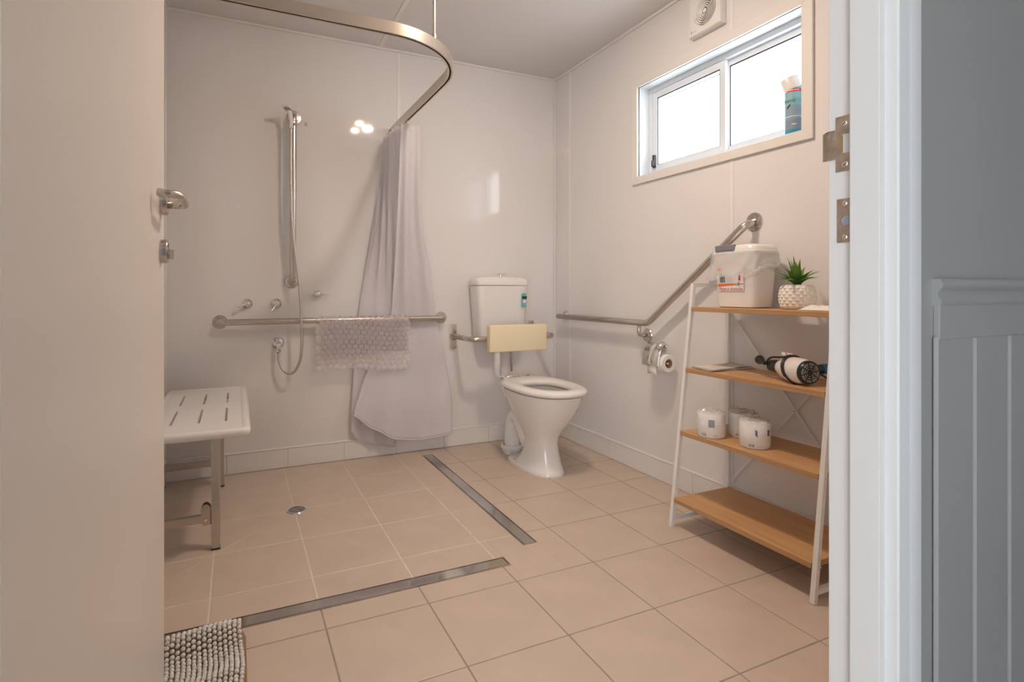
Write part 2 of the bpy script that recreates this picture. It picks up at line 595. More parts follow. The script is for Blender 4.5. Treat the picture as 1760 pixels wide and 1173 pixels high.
# tiled skirtings
SKH = .103
def skirting(name, label, axis):
    if axis == 'b':
        base = nbox(XL, XR, YB - .008, YB, 0, SKH)
    elif axis == 'r':
        base = nbox(XR - .008, XR, YF, YB, 0, SKH)
    else:
        base = nbox(XL, XL + .008, YF, YB, 0, SKH)
    o = obj(name, base, M['skgrout'])
    tag(o, label, 'skirting', kind='structure')
    if axis == 'b':
        ed = [XL + .008] + [.2575 + .305 * k for k in range(-1, 6)] + [XR - .008]
        ed = [e for e in ed if XL < e < XR]
        for a, b in zip(ed, ed[1:]):
            if b - a > .01:
                obj('skirting_tile', nbox(a + .001, b - .001, YB - .0105, YB - .008, .003, SKH, .0008, 1), M['skirt'], o)
        obj('capping', nbox(XL, XR, YB - .013, YB, SKH, SKH + .011, .004), M['bead'], o)
    else:
        ed = [YB - .008] + [2.868 - .3135 * k for k in range(8)] + [YF]
        x = XR if axis == 'r' else XL
        s = -1 if axis == 'r' else 1
        for a, b in zip(ed, ed[1:]):
            obj('skirting_tile', nbox(*sorted((x + s * .008, x + s * .0105)), b + .001, a - .001, .003, SKH, .0008, 1), M['skirt'], o)
        obj('capping', nbox(*sorted((x, x + s * .013)), YF, YB, SKH, SKH + .011, .004), M['bead'], o)
skirting('baseboard_back', 'row of white skirting tiles along the back wall', 'b')
skirting('baseboard_right', 'row of white skirting tiles along the right wall', 'r')
skirting('baseboard_left', 'row of white skirting tiles along the left wall', 'l')

# unseen camera-side hall: back wall, left end and ceiling added to control daylight
hf = obj('floor_hall', nbox(-1.9, 2.6, -1.3, HY - .02, -.1, 0), mat('hall_floor', (.30, .29, .28), .6))
tag(hf, 'dark hall floor in front of the doorway', 'floor', kind='structure')
bm = bmesh.new()
box(bm, -1.9, -1.75, -1.4, -1.3, 0, H)
box(bm, -.40, 2.6, -1.4, -1.3, 0, H)
box(bm, -1.75, -.40, -1.4, -1.3, 2.05, H)  # opening added to send fill daylight through the doorway
hw = obj('wall_hall_added', bm, M['hall'])
tag(hw, 'unseen grey hall wall added with an opening that lets daylight fill the bathroom', 'wall', kind='structure')
hr = obj('wall_hall_end', nbox(2.6, 2.7, -1.4, YF, 0, H), M['hall'])
tag(hr, 'grey end wall of the hall', 'wall', kind='structure')
hh_ = obj('wall_hall_left_added', nbox(-2.0, -1.9, -1.4, YF, 0, H), M['hall'])
tag(hh_, 'unseen grey wall added to shut off daylight at the left end of the hall', 'wall', kind='structure')
hc = obj('ceiling_hall_added', nbox(-1.9, 2.7, -1.4, YF - .05, H + .006, H + .1), M['ceil'])
tag(hc, 'unseen white hall ceiling added to limit the daylight', 'ceiling', kind='structure')

# ------------------------------------------------------------------ window
w1 = thing('window_1', (XR, 1.85, WZ0), 'high white sliding window with bright daylight behind', 'window', kind='structure')
TW = .045
def mitre(pts):
    bm = bmesh.new()
    slab(bm, pts, (-1, 0, 0), .012)
    bmesh.ops.bevel(bm, geom=[e for e in bm.edges], offset=.0015, segments=1, affect='EDGES')
    return bm
ya, yb_, za, zb = WY0, WY1, WZ0, WZ1
Ya, Yb_, Za, Zb = ya - TW, yb_ + TW - .004, za - TW + .004, zb + TW
for pts in ([(Ya, Za), (Yb_, Za), (yb_, za), (ya, za)], [(Yb_, Za), (Yb_, Zb), (yb_, zb), (yb_, za)],
            [(Yb_, Zb), (Ya, Zb), (ya, zb), (yb_, zb)], [(Ya, Zb), (Ya, Za), (ya, za), (ya, zb)]):
    obj('trim_board', mitre([Vector((XR, p[0], p[1])) for p in pts]), M['wtrim'], w1)
t = .012
for q in ((ya, yb_, za - t, za), (ya, yb_, zb, zb + t), (ya - t, ya, za - t, zb + t), (yb_, yb_ + t, za - t, zb + t)):
    obj('reveal_lining', nbox(XR + .0005, XR + .115, *q), M['wframe'], w1)
FX = XR + .072      # room face of the aluminium frame
for q in ((ya, yb_, za, za + .026), (ya, yb_, zb - .026, zb), (ya, ya + .024, za + .026, zb - .026), (yb_ - .024, yb_, za + .026, zb - .026)):
    obj('frame_member', nbox(FX, FX + .05, *q, .002), M['wframe'], w1)
# inner sill tracks
for k in range(2):
    obj('track', nbox(FX + .006 + k * .02, FX + .009 + k * .02, ya + .024, yb_ - .024, za + .026, za + .033), M['wframe'], w1)
# sliding sash (far half, inner track) and fixed sash
def sash(y0, y1, x, nm, w=.032):
    z0, z1 = za + .028, zb - .028
    s = obj(nm, nbox(x, x + .018, y1 - w, y1, z0, z1, .002), M['wframe'], w1)
    for q in ((y0, y0 + w, z0, z1), (y0 + w, y1 - w, z0, z0 + w), (y0 + w, y1 - w, z1 - w, z1)):
        obj('sash_rail', nbox(x, x + .018, *q, .002), M['wframe'], s)
    obj('pane', nbox(x + .007, x + .011, y0 + w, y1 - w, z0 + w, z1 - w), M['glass'], s)
    bm = bmesh.new()
    for q in ((y0 + w, y1 - w, z1 - w - .006, z1 - w), (y0 + w, y0 + w + .006, z0 + w, z1 - w), (y1 - w - .004, y1 - w, z0 + w, z1 - w), (y0 + w, y1 - w, z0 + w, z0 + w + .003)):
        box(bm, x + .004, x + .0068, *q)
    obj('glazing_seal', bm, M['rubber'], s)
    return s
sl = sash(1.812, yb_ - .026, FX + .003, 'sliding_sash')
sash(ya + .02, 1.836, FX + .026, 'fixed_sash', .026)
# fly screen edge behind the sliding sash
bm = bmesh.new()
for q in ((1.850, 1.868, za + .03, zb - .03), (1.868, yb_ - .03, zb - .066, zb - .060)):
    box(bm, FX + .046, FX + .052, *q)
obj('screen_frame', bm, mat('grey_screen', (.35, .35, .34), .6), w1)
bm = nbox(FX - .012, FX + .004, yb_ - .052, yb_ - .038, za + .045, za + .115, .003)
box(bm, FX - .022, FX - .01, yb_ - .05, yb_ - .041, za + .05, za + .085, .002)
obj('latch', bm, M['black'], w1)

# ------------------------------------------------------------------ door, frame
d1 = thing('door_1', (DX0, .5, 0), 'open cream flush door filling the left edge', 'door', kind='structure')
DE = 1.468
obj('leaf', nbox(DX0 - .038, DX0, .4985, DE, .012, 2.04, .0015), M['door'], d1)
def rose(y, z, nm):
    return obj(nm, nl((DX0, y, z), (1, 0, 0), [(.0265, 0), (.0265, .0125), (.025, .0145), (.014, .0145), (.014, .0140), (0, .0140)], n=40), M['steel'], d1, auto=40)
HYY, HZ = 1.402, 1.170
lv = rose(HYY, HZ, 'handle_rose')
pth = fillet([(DX0 + .013, HYY, HZ - .003), (DX0 + .049, HYY, HZ - .003), (DX0 + .051, HYY - .130, HZ + .001), (DX0 + .012, HYY - .150, HZ + .001)], .026, 8)
obj('lever', nt_(pth, .0082, 18), M['steel'], lv, smooth=True)
rs2 = rose(HYY, 1.062, 'lock_rose')
bm = nl((DX0 + .014, HYY, 1.058), (1, 0, 0), [(.006, 0), (.006, .004)], n=16)
box(bm, DX0 + .015, DX0 + .026, HYY - .003, HYY + .003, 1.045, 1.067, .002)
obj('thumb_turn', bm, M['steel'], rs2)
obj('indicator_slot', nbox(DX0 + .0142, DX0 + .0152, HYY - .004, HYY + .004, 1.073, 1.079), M['dark'], rs2)

fr = thing('trim_4', (DX1, .46, 0), 'white rebated door jamb with steel strike plates', 'door frame', kind='structure')
obj('jamb', nbox(DX1, DX1 + .022, .423, YF, 0, DH, .001), M['paint'], fr)
obj('door_stop', nbox(DX1 - .012, DX1, .423, .461, 0, DH - .012, .0012), M['paint'], fr)
obj('head', nbox(DX0 - .012, DX1 + .022, .423, YF, DH, DH + .022), M['paint'], fr)
obj('hinge_jamb', nbox(DX0 - .062, DX0 - .040, .423, YF, 0, DH), M['paint'], fr)
prof = [(.766, .428), (.766, .409), (.768, .407), (.786, .405), (.790, .408), (.794, .406), (.816, .407), (.8205, .411), (.8205, HY)]
bm = bmesh.new()
loft(bm, [[Vector((a, b, z)) for a, b in prof] for z in (0, DH + .07)])
obj('architrave', bm, M['paint'], fr, auto=35)
# strike plates on the rebate
def plate_poly(pts, hole):
    """flat plate on x = DX1 (facing -x) with a hole, both lists same length, pts (y, z)"""
    bm = bmesh.new()
    n = len(pts)
    th = .0012
    A = [[bm.verts.new((DX1 - e, p[0], p[1])) for p in pts] for e in (0, th)]
    B = [[bm.verts.new((DX1 - e, p[0], p[1])) for p in hole] for e in (0, th)]
    for i in range(n):
        j = (i + 1) % n
        bm.faces.new((A[1][i], A[1][j], B[1][j], B[1][i]))
        bm.faces.new((A[0][i], A[0][j], A[1][j], A[1][i]))
        bm.faces.new((B[0][i], B[0][j], B[1][j], B[1][i]))
    return bm
M['plate'] = mat('worn_plate_steel', (.52, .44, .37), .38, .85, var=.3, vscale=60)
pp = [(.4625, 1.1395), (.4865, 1.1395), (.4865, 1.157), (.4865, 1.2), (.4865, 1.2165), (.4625, 1.2165), (.4625, 1.19), (.4625, 1.163)]
hh = [(.4635, 1.165), (.478, 1.165), (.480, 1.168), (.480, 1.188), (.478, 1.191), (.4635, 1.191), (.4632, 1.185), (.4632, 1.17)]
sp = obj('latch_strike_plate', plate_poly(pp, hh), M['plate'], fr)
bm = bmesh.new()
slab(bm, [(DX1 - .0012, .4866, 1.158), (DX1 - .0012, .4866, 1.199), (DX1 - .0016, .497, 1.199), (DX1 + .003, .5065, 1.198), (DX1 + .003, .5065, 1.159), (DX1 - .0016, .497, 1.158)], (-1, 0, 0), .0012)
obj('lip', bm, M['plate'], sp)
obj('latch_pocket', nbox(DX1 - .0006, DX1 - .0001, .464, .480, 1.165, 1.191), mat('pocket_plastic', (.62, .62, .62), .3), sp)
obj('pocket_shadow', nbox(DX1 - .0009, DX1 - .0005, .4765, .480, 1.166, 1.190), M['card'], sp)
screw('screw', (DX1 - .0012, .4745, 1.2055), (-1, 0, 0), .0042, M['chrome'], sp)
screw('screw', (DX1 - .0012, .4735, 1.1485), (-1, 0, 0), .0042, M['chrome'], sp)
ring = [(.473 + .0068 * math.cos(a), 1.071 + .0068 * math.sin(a)) for a in [math.radians(-135 + 22.5 * k) for k in range(16)]]
sq = []
for k in range(16):
    s_, t_ = k // 4, (k % 4) / 4
    c = [(.4625, 1.0405), (.4845, 1.0405), (.4845, 1.1015), (.4625, 1.1015)]
    a, b = c[s_], c[(s_ + 1) % 4]
    sq.append((a[0] + (b[0] - a[0]) * t_, a[1] + (b[1] - a[1]) * t_))
dp = obj('bolt_strike_plate', plate_poly(sq, ring), M['plate'], fr)
obj('bolt_hole', nl((DX1 - .0002, .473, 1.071), (-1, 0, 0), [(.0066, 0), (.0066, .0003)], n=18), mat('hole_grey', (.33, .36, .40), .3), dp)
screw('screw', (DX1 - .0012, .4735, 1.0945), (-1, 0, 0), .0036, M['chrome'], dp)
screw('screw', (DX1 - .0012, .4735, 1.048), (-1, 0, 0), .0036, M['chrome'], dp)

# ------------------------------------------------------------------ ceiling lamp unit (outside the frame, seen in the wall's gloss)
cl = thing('ceiling_light', (.985, 1.62, H), 'white ceiling lamp unit with three round lamps', 'ceiling light')
obj('housing', nbox(.83, 1.14, 1.42, 1.82, H - .018, H, .006), M['plastic'], cl)
for nm, x, y, r, mm in (('warm_lamp', .946, 1.727, .027, 'bulbo'), ('warm_lamp', .952, 1.51, .027, 'bulbo'), ('white_lamp', 1.041, 1.607, .036, 'bulbw')):
    b = obj(nm, nl((x, y, H - .0185), (0, 0, -1), [(r, 0), (r, .004), (r * .8, .010), (r * .45, .014), (0, .016)], n=32), M[mm], cl, smooth=True)
    bm = bmesh.new()
    lathe(bm, (x, y, H - .0182), (0, 0, -1), [(r + .001, 0), (r + .012, 0), (r + .010, .006), (r + .001, .006)], n=32, caps=False)
    obj('bezel', bm, M['plastic'], b)

# ------------------------------------------------------------------ floor drains
def channel(name, d, label, along):
    x0, x1, y0, y1 = d
    x0 = max(x0, XL + .002)
    o = thing(name, ((x0 + x1) / 2, (y0 + y1) / 2, 0), label, 'floor drain', 'linear floor drains')
    obj('channel_bed', nbox(x0, x1, y0, y1, -.0015, -.0012), M['dark'], o)
    e, g = .0025, .006
    bm = bmesh.new()
    for q in ((x0, x1, y0, y0 + e), (x0, x1, y1 - e, y1), (x0, x0 + e, y0 + e, y1 - e), (x1 - e, x1, y0 + e, y1 - e)):
        box(bm, *q, -.002, .0012)
    obj('edge_frame', bm, M['chrome'], o)
    obj('cover', nbox(x0 + g, x1 - g, y0 + g, y1 - g, -.0011, .0012, .0006, 1), M['drain'], o)
    return o
channel('linear_drain', DR, 'long steel floor drain running from the curtain past the toilet', 'y')
channel('linear_drain', DF, 'long steel floor drain between the bath mat and the shower floor', 'x')

fw = thing('floor_waste', (.243, 2.522, 0), 'round chrome floor waste grate in the shower floor', 'floor drain')
bm = bmesh.new()
lathe(bm, (.243, 2.522, 0), (0, 0, 1), [(.036, .0005), (.036, .0035), (.041, .0035), (.044, .0005)], n=40, caps=False)
obj('rim', bm, M['chrome'], fw, auto=40)
obj('sump', nl((.243, 2.522, 0), (0, 0, 1), [(.0365, .0003), (.0365, .0008)], n=40), M['dark'], fw)
for k in range(7):
    y = -.027 + k * .009
    w = math.sqrt(max(0, .0362 ** 2 - y * y))
    obj('grate_bar', nbox(.243 - w, .243 + w, 2.522 + y - .0019, 2.522 + y + .0019, .0009, .003), M['chrome'], fw)

# ------------------------------------------------------------------ curtain track, rod, curtain
TZ = 1.895
tk = thing('curtain_track', (.84, 2.5, TZ), 'curved satin aluminium shower curtain track below the ceiling', 'curtain track')
arc = [(.50 + .345 * math.sin(a), 1.903 + .36 * (1 - math.cos(a)), TZ) for a in [math.pi / 2 * k / 18 for k in range(19)]]
path = [(XL + .001, 1.898, TZ), (.2, 1.901, TZ)] + arc + [(.845, 2.5, TZ), (.838, YB - .001, TZ)]
hw_, wt = .011, .0018
prof = [(-hw_, 0), (-hw_, .042), (hw_, .042), (hw_, 0), (.004, 0), (.004, wt), (hw_ - wt, wt), (hw_ - wt, .040), (-hw_ + wt, .040), (-hw_ + wt, wt), (-.004, wt), (-.004, 0)]
bm = bmesh.new()
sweep(bm, path, prof)
obj('rail', bm, M['alu'], tk, auto=35)
bm = bmesh.new()
sweep(bm, path, [(-.0085, .008), (-.0085, .012), (.0085, .012), (.0085, .008)])
obj('slot_lining', bm, M['dark'], tk)
rd = obj('drop_rod', nt_([(.703, 1.999, TZ + .05), (.703, 1.999, H - .001)], .0055, 16), M['alu'], tk, smooth=False, auto=40)
obj('rod_socket', nl((.703, 1.999, TZ + .042), (0, 0, 1), [(.011, 0), (.011, .004), (.009, .006), (.009, .034), (.0075, .038), (.0058, .038)], n=20), M['alu'], rd, auto=40)
obj('rod_flange', nl((.703, 1.999, H - .0005), (0, 0, -1), [(.022, 0), (.022, .004), (.008, .008)], n=24), M['alu'], rd, auto=40)
obj('wall_bracket', nbox(.824, .852, YB - .004, YB - .0002, TZ - .006, TZ + .048, .001), M['alu'], tk)

def lerp_rows(rows, z):
    """rows sorted by falling z: (z, values...)"""
    if z >= rows[0][0]:
        return rows[0][1:]
    for a, b in zip(rows, rows[1:]):
        if z >= b[0]:
            t = (a[0] - z) / (a[0] - b[0])
            t = t
            return [p + (q - p) * t for p, q in zip(a[1:], b[1:])]
    return rows[-1][1:]

sc = thing('shower_curtain', (.9, 3.08, .05), 'pale grey fabric shower curtain gathered against the back wall', 'shower curtain')
CT = 1.866
NU, NV = 90, 70
# (z, left x, right x, y at left, y at right)
FR = [(CT, .797, .904, 2.805, 2.80), (1.67, .806, .923, 2.865, 2.86), (1.50, .818, .946, 2.935, 2.93), (1.30, .828, .988, 3.01, 3.005),
      (1.175, .834, 1.031, 3.055, 3.05), (1.0, .836, 1.07, 3.10, 3.095), (.88, .834, 1.098, 3.124, 3.12), (.816, .829, 1.109, 3.131, 3.129),
      (.74, .800, 1.125, 3.134, 3.132), (.57, .722, 1.165, 3.130, 3.128), (.46, .668, 1.184, 3.122, 3.12), (.40, .645, 1.188, 3.112, 3.11), (.30, .607, 1.192, 3.092, 3.09), (.05, .575, 1.188, 3.078, 3.078)]
def zbot_front(u):
    pts = [(0, .262), (.2, .178), (.43, .106), (.64, .080), (.82, .086), (1, .106)]
    for a, b in zip(pts, pts[1:]):
        if u <= b[0]:
            t = (u - a[0]) / (b[0] - a[0])
            t = t * t * (3 - 2 * t) * .4 + t * .6
            return a[1] + (b[1] - a[1]) * t
    return pts[-1][1]
def front_pt(u, v):
    z = CT + (zbot_front(u) - CT) * v
    l, r, yl, yr = lerp_rows(FR, z)
    x = l + (r - l) * u
    y = yl + (yr - yl) * u
    amp = .004 + .016 * min(1, max(0, (CT - z) / 1.2))
    if .50 <= z < .95:
        amp *= .25 if z < .80 else .25 + .75 * (z - .80) / .15
    elif z < .50:
        amp *= .25 + .75 * min(1, (.50 - z) / .15)
    ph = u * 9.5 + .5 * math.sin(z * 2.1) + 1.1
    y += amp * (.55 * math.sin(ph) + .3 * math.sin(ph * 2.3 + z * 1.5)) - amp * .4
    if z < .5:
        y += .022 * math.exp(-((u - .62) / .07) ** 2) * (.5 - z) / .5
    return Vector((x, min(y, 3.150), z))
bm = bmesh.new()
G = [[bm.verts.new(front_pt(i / NU, j / NV)) for i in range(NU + 1)] for j in range(NV + 1)]
for j in range(NV):
    for i in range(NU):
        bm.faces.new((G[j][i], G[j][i + 1], G[j + 1][i + 1], G[j + 1][i]))
fp = obj('front_panel', bm, M['curtain'], sc, smooth=True)
md = fp.modifiers.new('cloth_thickness', 'SOLIDIFY')
md.thickness = .0016
# stitched hems along its free side, its foot and its heading
bm = nt_([front_pt(.012, k / 60) + Vector((0, -.002, 0)) for k in range(61)], .0022, 6)
tube(bm, [front_pt(.06, k / 60) + Vector((0, -.0012, 0)) for k in range(61)], .0008, 6)
obj('side_hem', bm, M['hem'], fp)
bm = nt_([front_pt(k / 50, .997) + Vector((0, -.0015, 0)) for k in range(51)], .0022, 6)
obj('foot_hem', bm, M['hem'], fp)
obj('heading_tape', nt_([front_pt(k / 30, .016) + Vector((0, -.0012, 0)) for k in range(31)], .0012, 6), M['hem'], fp)
# rear part of the curtain: pleats running back along the track
RR = [(1.866, .800, .815), (1.52, .737, .90), (1.18, .688, .93), (.82, .640, .96), (.57, .617, .95), (.30, .598, .90), (.04, .592, .855)]
def zbot_rear(u):
    pts = [(0, .17), (.12, .122), (.26, .088), (1, .046)]
    for a, b in zip(pts, pts[1:]):
        if u <= b[0]:
            t = (u - a[0]) / (b[0] - a[0])
            return a[1] + (b[1] - a[1]) * t
    return pts[-1][1]
def rear_pt(u, v):
    z = CT + (zbot_rear(u) - CT) * v
    l, r = lerp_rows(RR, min(z, .95))
    k = max(0.0, min(1.0, (z - .95) / (CT - .95)))     # 1 at the track, 0 at the grab rail
    y_top = 3.138 + (2.825 - 3.138) * u
    x_top = .806 + .028 * math.sin(u * 34)
    x_low = l + (r - l) * u
    y_low = 3.141 - .004 * math.sin(u * 22) if z > .6 else 3.132 - .010 * math.sin(u * 15 + 1) * min(1, (.6 - z) / .3)
    x = x_top * k + x_low * (1 - k)
    y = y_top * k + y_low * (1 - k) - .016 * math.sin(u * 26) * (1 - k) * k * 3
    return Vector((x, min(y, 3.152), z))
bm = bmesh.new()
NU2 = 140
G = [[bm.verts.new(rear_pt(i / NU2, j / NV)) for i in range(NU2 + 1)] for j in range(NV + 1)]
for j in range(NV):
    for i in range(NU2):
        bm.faces.new((G[j][i], G[j][i + 1], G[j + 1][i + 1], G[j + 1][i]))
rp = obj('rear_folds', bm, M['curtain'], sc, smooth=True)
md = rp.modifiers.new('cloth_thickness', 'SOLIDIFY')
md.thickness = .0016
obj('foot_hem', nt_([rear_pt(k / 60, .997) + Vector((0, -.0012, 0)) for k in range(61)], .0015, 6), M['hem'], rp)
for k in range(8):
    y = 2.83 + k * .042
    bm = nt_([(.838, y, CT - .012), (.838, y, TZ + .002)], .0028, 8)
    box(bm, .833, .843, y - .005, y + .005, CT - .010, CT + .004, .001)
    obj('glider', bm, M['plastic'], sc)

# ------------------------------------------------------------------ grab rails
def flange(parent, p, n, r=.036, nm='flange'):
    f = obj(nm, nl(p, n, [(r, .0003), (r, .003), (r * .93, .006), (r * .62, .0075), (r * .55, .012), (.016, .013)], n=36), M['steel'], parent, auto=30)
    ax = Vector(n).normalized()
    ref = Vector((0, 0, 1)) if abs(ax.z) < .9 else Vector((1, 0, 0))
    u = ax.cross(ref).normalized()
    w = ax.cross(u)
    for k in range(3):
        a = math.radians(90 + 120 * k)
        q = Vector(p) + ax * .0058 + (u * math.cos(a) + w * math.sin(a)) * r * .78
        obj('screw', nl(q, n, [(.0036, 0), (.0030, .0016), (0, .002)], n=10), M['chrome'], f)
    return f
GR = .0165
gl = thing('grab_rail', (.54, 3.1, .807), 'straight horizontal steel grab rail with the bath mat over it', 'grab rail')
obj('bar', nt_(fillet([(-.079, YB - .006, .809), (-.079, 3.098, .809), (1.155, 3.098, .807), (1.155, YB - .006, .807)], .035, 8), GR, 20), M['steel'], gl, smooth=True)
flange(gl, (-.079, YB, .809), (0, -1, 0))
flange(gl, (1.155, YB, .807), (0, -1, 0))

gv = thing('grab_rail', (.277, 3.1, 1.02), 'upright steel grab rail holding the hand shower', 'grab rail')
obj('bar', nt_(fillet([(.277, YB - .006, 1.022), (.277, 3.098, 1.022), (.283, 3.098, 1.93), (.289, YB - .006, 1.93)], .035, 8), GR, 20), M['steel'], gv, smooth=True)
flange(gv, (.277, YB, 1.022), (0, -1, 0))
flange(gv, (.289, YB, 1.93), (0, -1, 0), .040)

ga = thing('grab_rail', (1.93, 2.3, .7), 'angled steel grab rail on the right wall beside the toilet', 'grab rail')
XG = XR - .062
obj('bar', nt_(fillet([(XG, 3.022, .806), (XG, 2.175, .806), (XG, 1.592, 1.246), (XR - .006, 1.592, 1.262)], .03, 8), GR, 20), M['steel'], ga, smooth=True)
obj('end_cap', nl((XG, 3.02, .806), (0, 1, 0), [(GR, 0), (GR * .9, .005), (GR * .5, .009), (0, .010)], n=20), M['steel'], ga, smooth=True)
flange(ga, (XR, 3.045 - .02, .812), (-1, 0, 0), .033)
obj('stand_off', nt_([(XR - .006, 3.025, .812), (XG, 3.0, .806)], .011, 14), M['steel'], ga, smooth=True)
flange(ga, (XR, 1.597, 1.262), (-1, 0, 0), .040)
flange(ga, (XR, 2.246, .738), (-1, 0, 0), .036)
obj('support_arm', nt_(fillet([(XG, 2.24, .800), (XG, 2.244, .738), (XR - .008, 2.246, .738)], .03, 8), .010, 14), M['steel'], ga, smooth=True)

# ------------------------------------------------------------------ hand shower, hose, taps
hs = thing('hand_shower', (.27, 3.07, 1.85), 'small chrome hand shower on top of the upright rail', 'hand shower')
obj('holder', nbox(.258, .290, 3.060, 3.114, 1.868, 1.892, .006), M['steel'], hs, auto=40)
obj('handle', nt_(smoothpath([(.266, 3.062, 1.862), (.265, 3.060, 1.89), (.260, 3.054, 1.92), (.253, 3.046, 1.938)], 6), [.0095] * 6 + [.0115] * 13, 16), M['plastic'], hs, smooth=True)
hd_ = Vector((-.45, -.88, .10)).normalized()
hsd = Vector((.88, -.45, 0)).normalized()
hup = hsd.cross(hd_).normalized()
if hup.z < 0:
    hup = -hup
h0 = Vector((.262, 3.062, 1.941))
secs_ = [(-.004, .010, .006), (.004, .016, .009), (.020, .021, .010), (.040, .023, .0095), (.056, .021, .0075), (.062, .016, .005)]
bm = bmesh.new()
loft(bm, [[h0 + hd_ * t_ + hsd * (w_ * math.copysign(abs(math.cos(a)) ** .7, math.cos(a))) + hup * (q_ * math.copysign(abs(math.sin(a)) ** .7, math.sin(a))) for a in [2 * math.pi * k / 20 for k in range(20)]] for t_, w_, q_ in secs_])
hd2 = obj('spray_head', bm, M['plastic'], hs, auto=50)
bm = bmesh.new()
slab(bm, [h0 + hd_ * t_ + hsd * w_ - hup * q_ for t_, w_, q_ in ((.006, -.013, .0085), (.050, -.017, .0088), (.057, 0, .0082), (.050, .017, .0088), (.006, .013, .0085))], -hup, .002)
obj('spray_face', bm, mat('spray_grey', (.33, .34, .35), .4), hd2)
obj('hose_nut', nl((.266, 3.062, 1.862), (0, 0, -1), [(.0115, -.006), (.0115, .012), (.009, .018)], n=8), M['chrome'], hs)

hose = thing('shower_hose', (.26, 3.06, .53), 'thin steel shower hose hanging in a loop', 'shower hose')
hp = smoothpath([(.266, 3.062, 1.85), (.266, 3.062, 1.60), (.271, 3.062, 1.35), (.290, 3.062, 1.15), (.308, 3.058, 1.0), (.316, 3.048, .85), (.320, 3.048, .70),
                 (.312, 3.055, .60), (.285, 3.07, .540), (.255, 3.08, .528), (.225, 3.095, .552), (.208, 3.105, .60), (.206, 3.11, .648)], 14)
obj('flexible_pipe', nt_(hp, .0074, 10), mat('ribbed_hose_steel', (.62, .57, .53), .3, 1.0, bump=.5, bscale=600), hose, smooth=True)
el = obj('wall_elbow', nl((.207, YB, .688), (0, -1, 0), [(.032, .0003), (.032, .004), (.028, .007), (.026, .007), (.024, .011), (.014, .013), (.0125, .03), (0, .03)], n=32), M['chrome'], hose, auto=35)
obj('outlet', nt_(fillet([(.207, YB - .012, .688), (.207, YB - .048, .688), (.206, YB - .05, .650)], .02, 6), .011, 16), M['chrome'], el, smooth=True)
obj('hose_nut', nl((.206, YB - .05, .658), (0, 0, -1), [(.0125, 0), (.0125, .016), (.009, .022)], n=6), M['chrome'], el)

def tap(x, z, ang, label):
    o = thing('lever_tap', (x, YB, z), label, 'tap', 'shower taps on the back wall')
    obj('wall_plate', nl((x, YB, z), (0, -1, 0), [(.028, .0003), (.028, .003), (.025, .008), (.019, .012), (.017, .014)], n=30), M['chrome'], o, auto=40)
    obj('spindle_cap', nl((x, YB - .012, z), (0, -1, 0), [(.016, 0), (.016, .014), (.013, .022), (.008, .026), (0, .027)], n=24), M['chrome'], o, smooth=True)
    c, s = math.cos(math.radians(ang)), math.sin(math.radians(ang))
    p = Vector((x, YB - .028, z))
    dd = Vector((c, -.35, s)).normalized()
    lv_ = obj('lever', nt_([p + dd * .006, p + dd * .022, p + dd * .034, p + dd * .043], [.0065, .0052, .0062, .0075], 12), M['chrome'], o, smooth=True)
    obj('lever_tip', nl(p + dd * .040, dd, [(.0072, 0), (.0085, .006), (.006, .011), (0, .0125)], n=14), M['chrome'], lv_, smooth=True)
    return o
tap(.053, .903, 195, 'chrome shower tap with its lever turned left, nearest the shower seat')
tap(.199, .903, 235, 'chrome shower tap with its lever pointing down, under the upright rail')
o = thing('lever_tap', (.414, YB, .955), 'chrome ball shaped tap with thin wings on both sides', 'tap', 'shower taps on the back wall')
obj('body', nl((.414, YB, .955), (0, -1, 0), [(.021, .0003), (.022, .006), (.023, .016), (.021, .028), (.015, .036), (.007, .040), (0, .0405)], n=28), M['chrome'], o, smooth=True)
for s in (-1, 1):
    obj('wing', nt_([(.414 + s * .018, YB - .022, .954), (.414 + s * .04, YB - .026, .953), (.414 + s * .058, YB - .03, .952)], [.0042, .0032, .0042], 10), M['chrome'], o, smooth=True)

hk = thing('adhesive_hook', (.352, YB, 1.90), 'tiny clear plastic hook beside the hand shower', 'hook')
obj('pad', nbox(.345, .360, YB - .003, YB - .0002, 1.893, 1.915, .001), M['bag'], hk)
obj('prong', nt_(fillet([(.352, YB - .003, 1.905), (.352, YB - .012, 1.898), (.352, YB - .014, 1.906)], .004), .0018, 8), M['bag'], hk, smooth=True)

# ------------------------------------------------------------------ bubble bath mat over the grab rail
bmx0, bmx1 = .412, .940
def mat_pt(s, x):
    """s = arc length from the front hem upward, over the bar and down the back"""
    R = GR + .0035
    Lf = .275 + .012 * math.sin(x * 9)
    top = .807
    if s < Lf:
        return Vector((x, 3.098 - R - .004 * math.sin(s * 14) * (1 - s / Lf), top - (Lf - s)))
    s2 = s - Lf
    if s2 < math.pi * R:
        a = s2 / R
        return Vector((x, 3.098 - R * math.cos(a), top + R * math.sin(a)))
    s3 = s2 - math.pi * R
    return Vector((x, min(3.098 + R + .001, 3.1185), top - s3))
bmt = bmesh.new()
ns, nx = 60, 20
tot = .275 + math.pi * .02 + .20
G = [[bmt.verts.new(mat_pt(tot * j / ns, bmx0 + .008 + (bmx1 - bmx0 - .016) * i / nx)) for i in range(nx + 1)] for j in range(ns + 1)]
for j in range(ns):
    for i in range(nx):
        bmt.faces.new((G[j][i], G[j][i + 1], G[j + 1][i + 1], G[j + 1][i]))
bath = obj('shower_mat', bmt, M['bubble'], smooth=True)
tag(bath, 'clear pink bubble textured rubber mat draped over the grab rail', 'shower mat')
md = bath.modifiers.new('vinyl_thickness', 'SOLIDIFY')
md.thickness = .0012
bm = bmesh.new()
row = 0
s = .006
rng = random.Random(3)
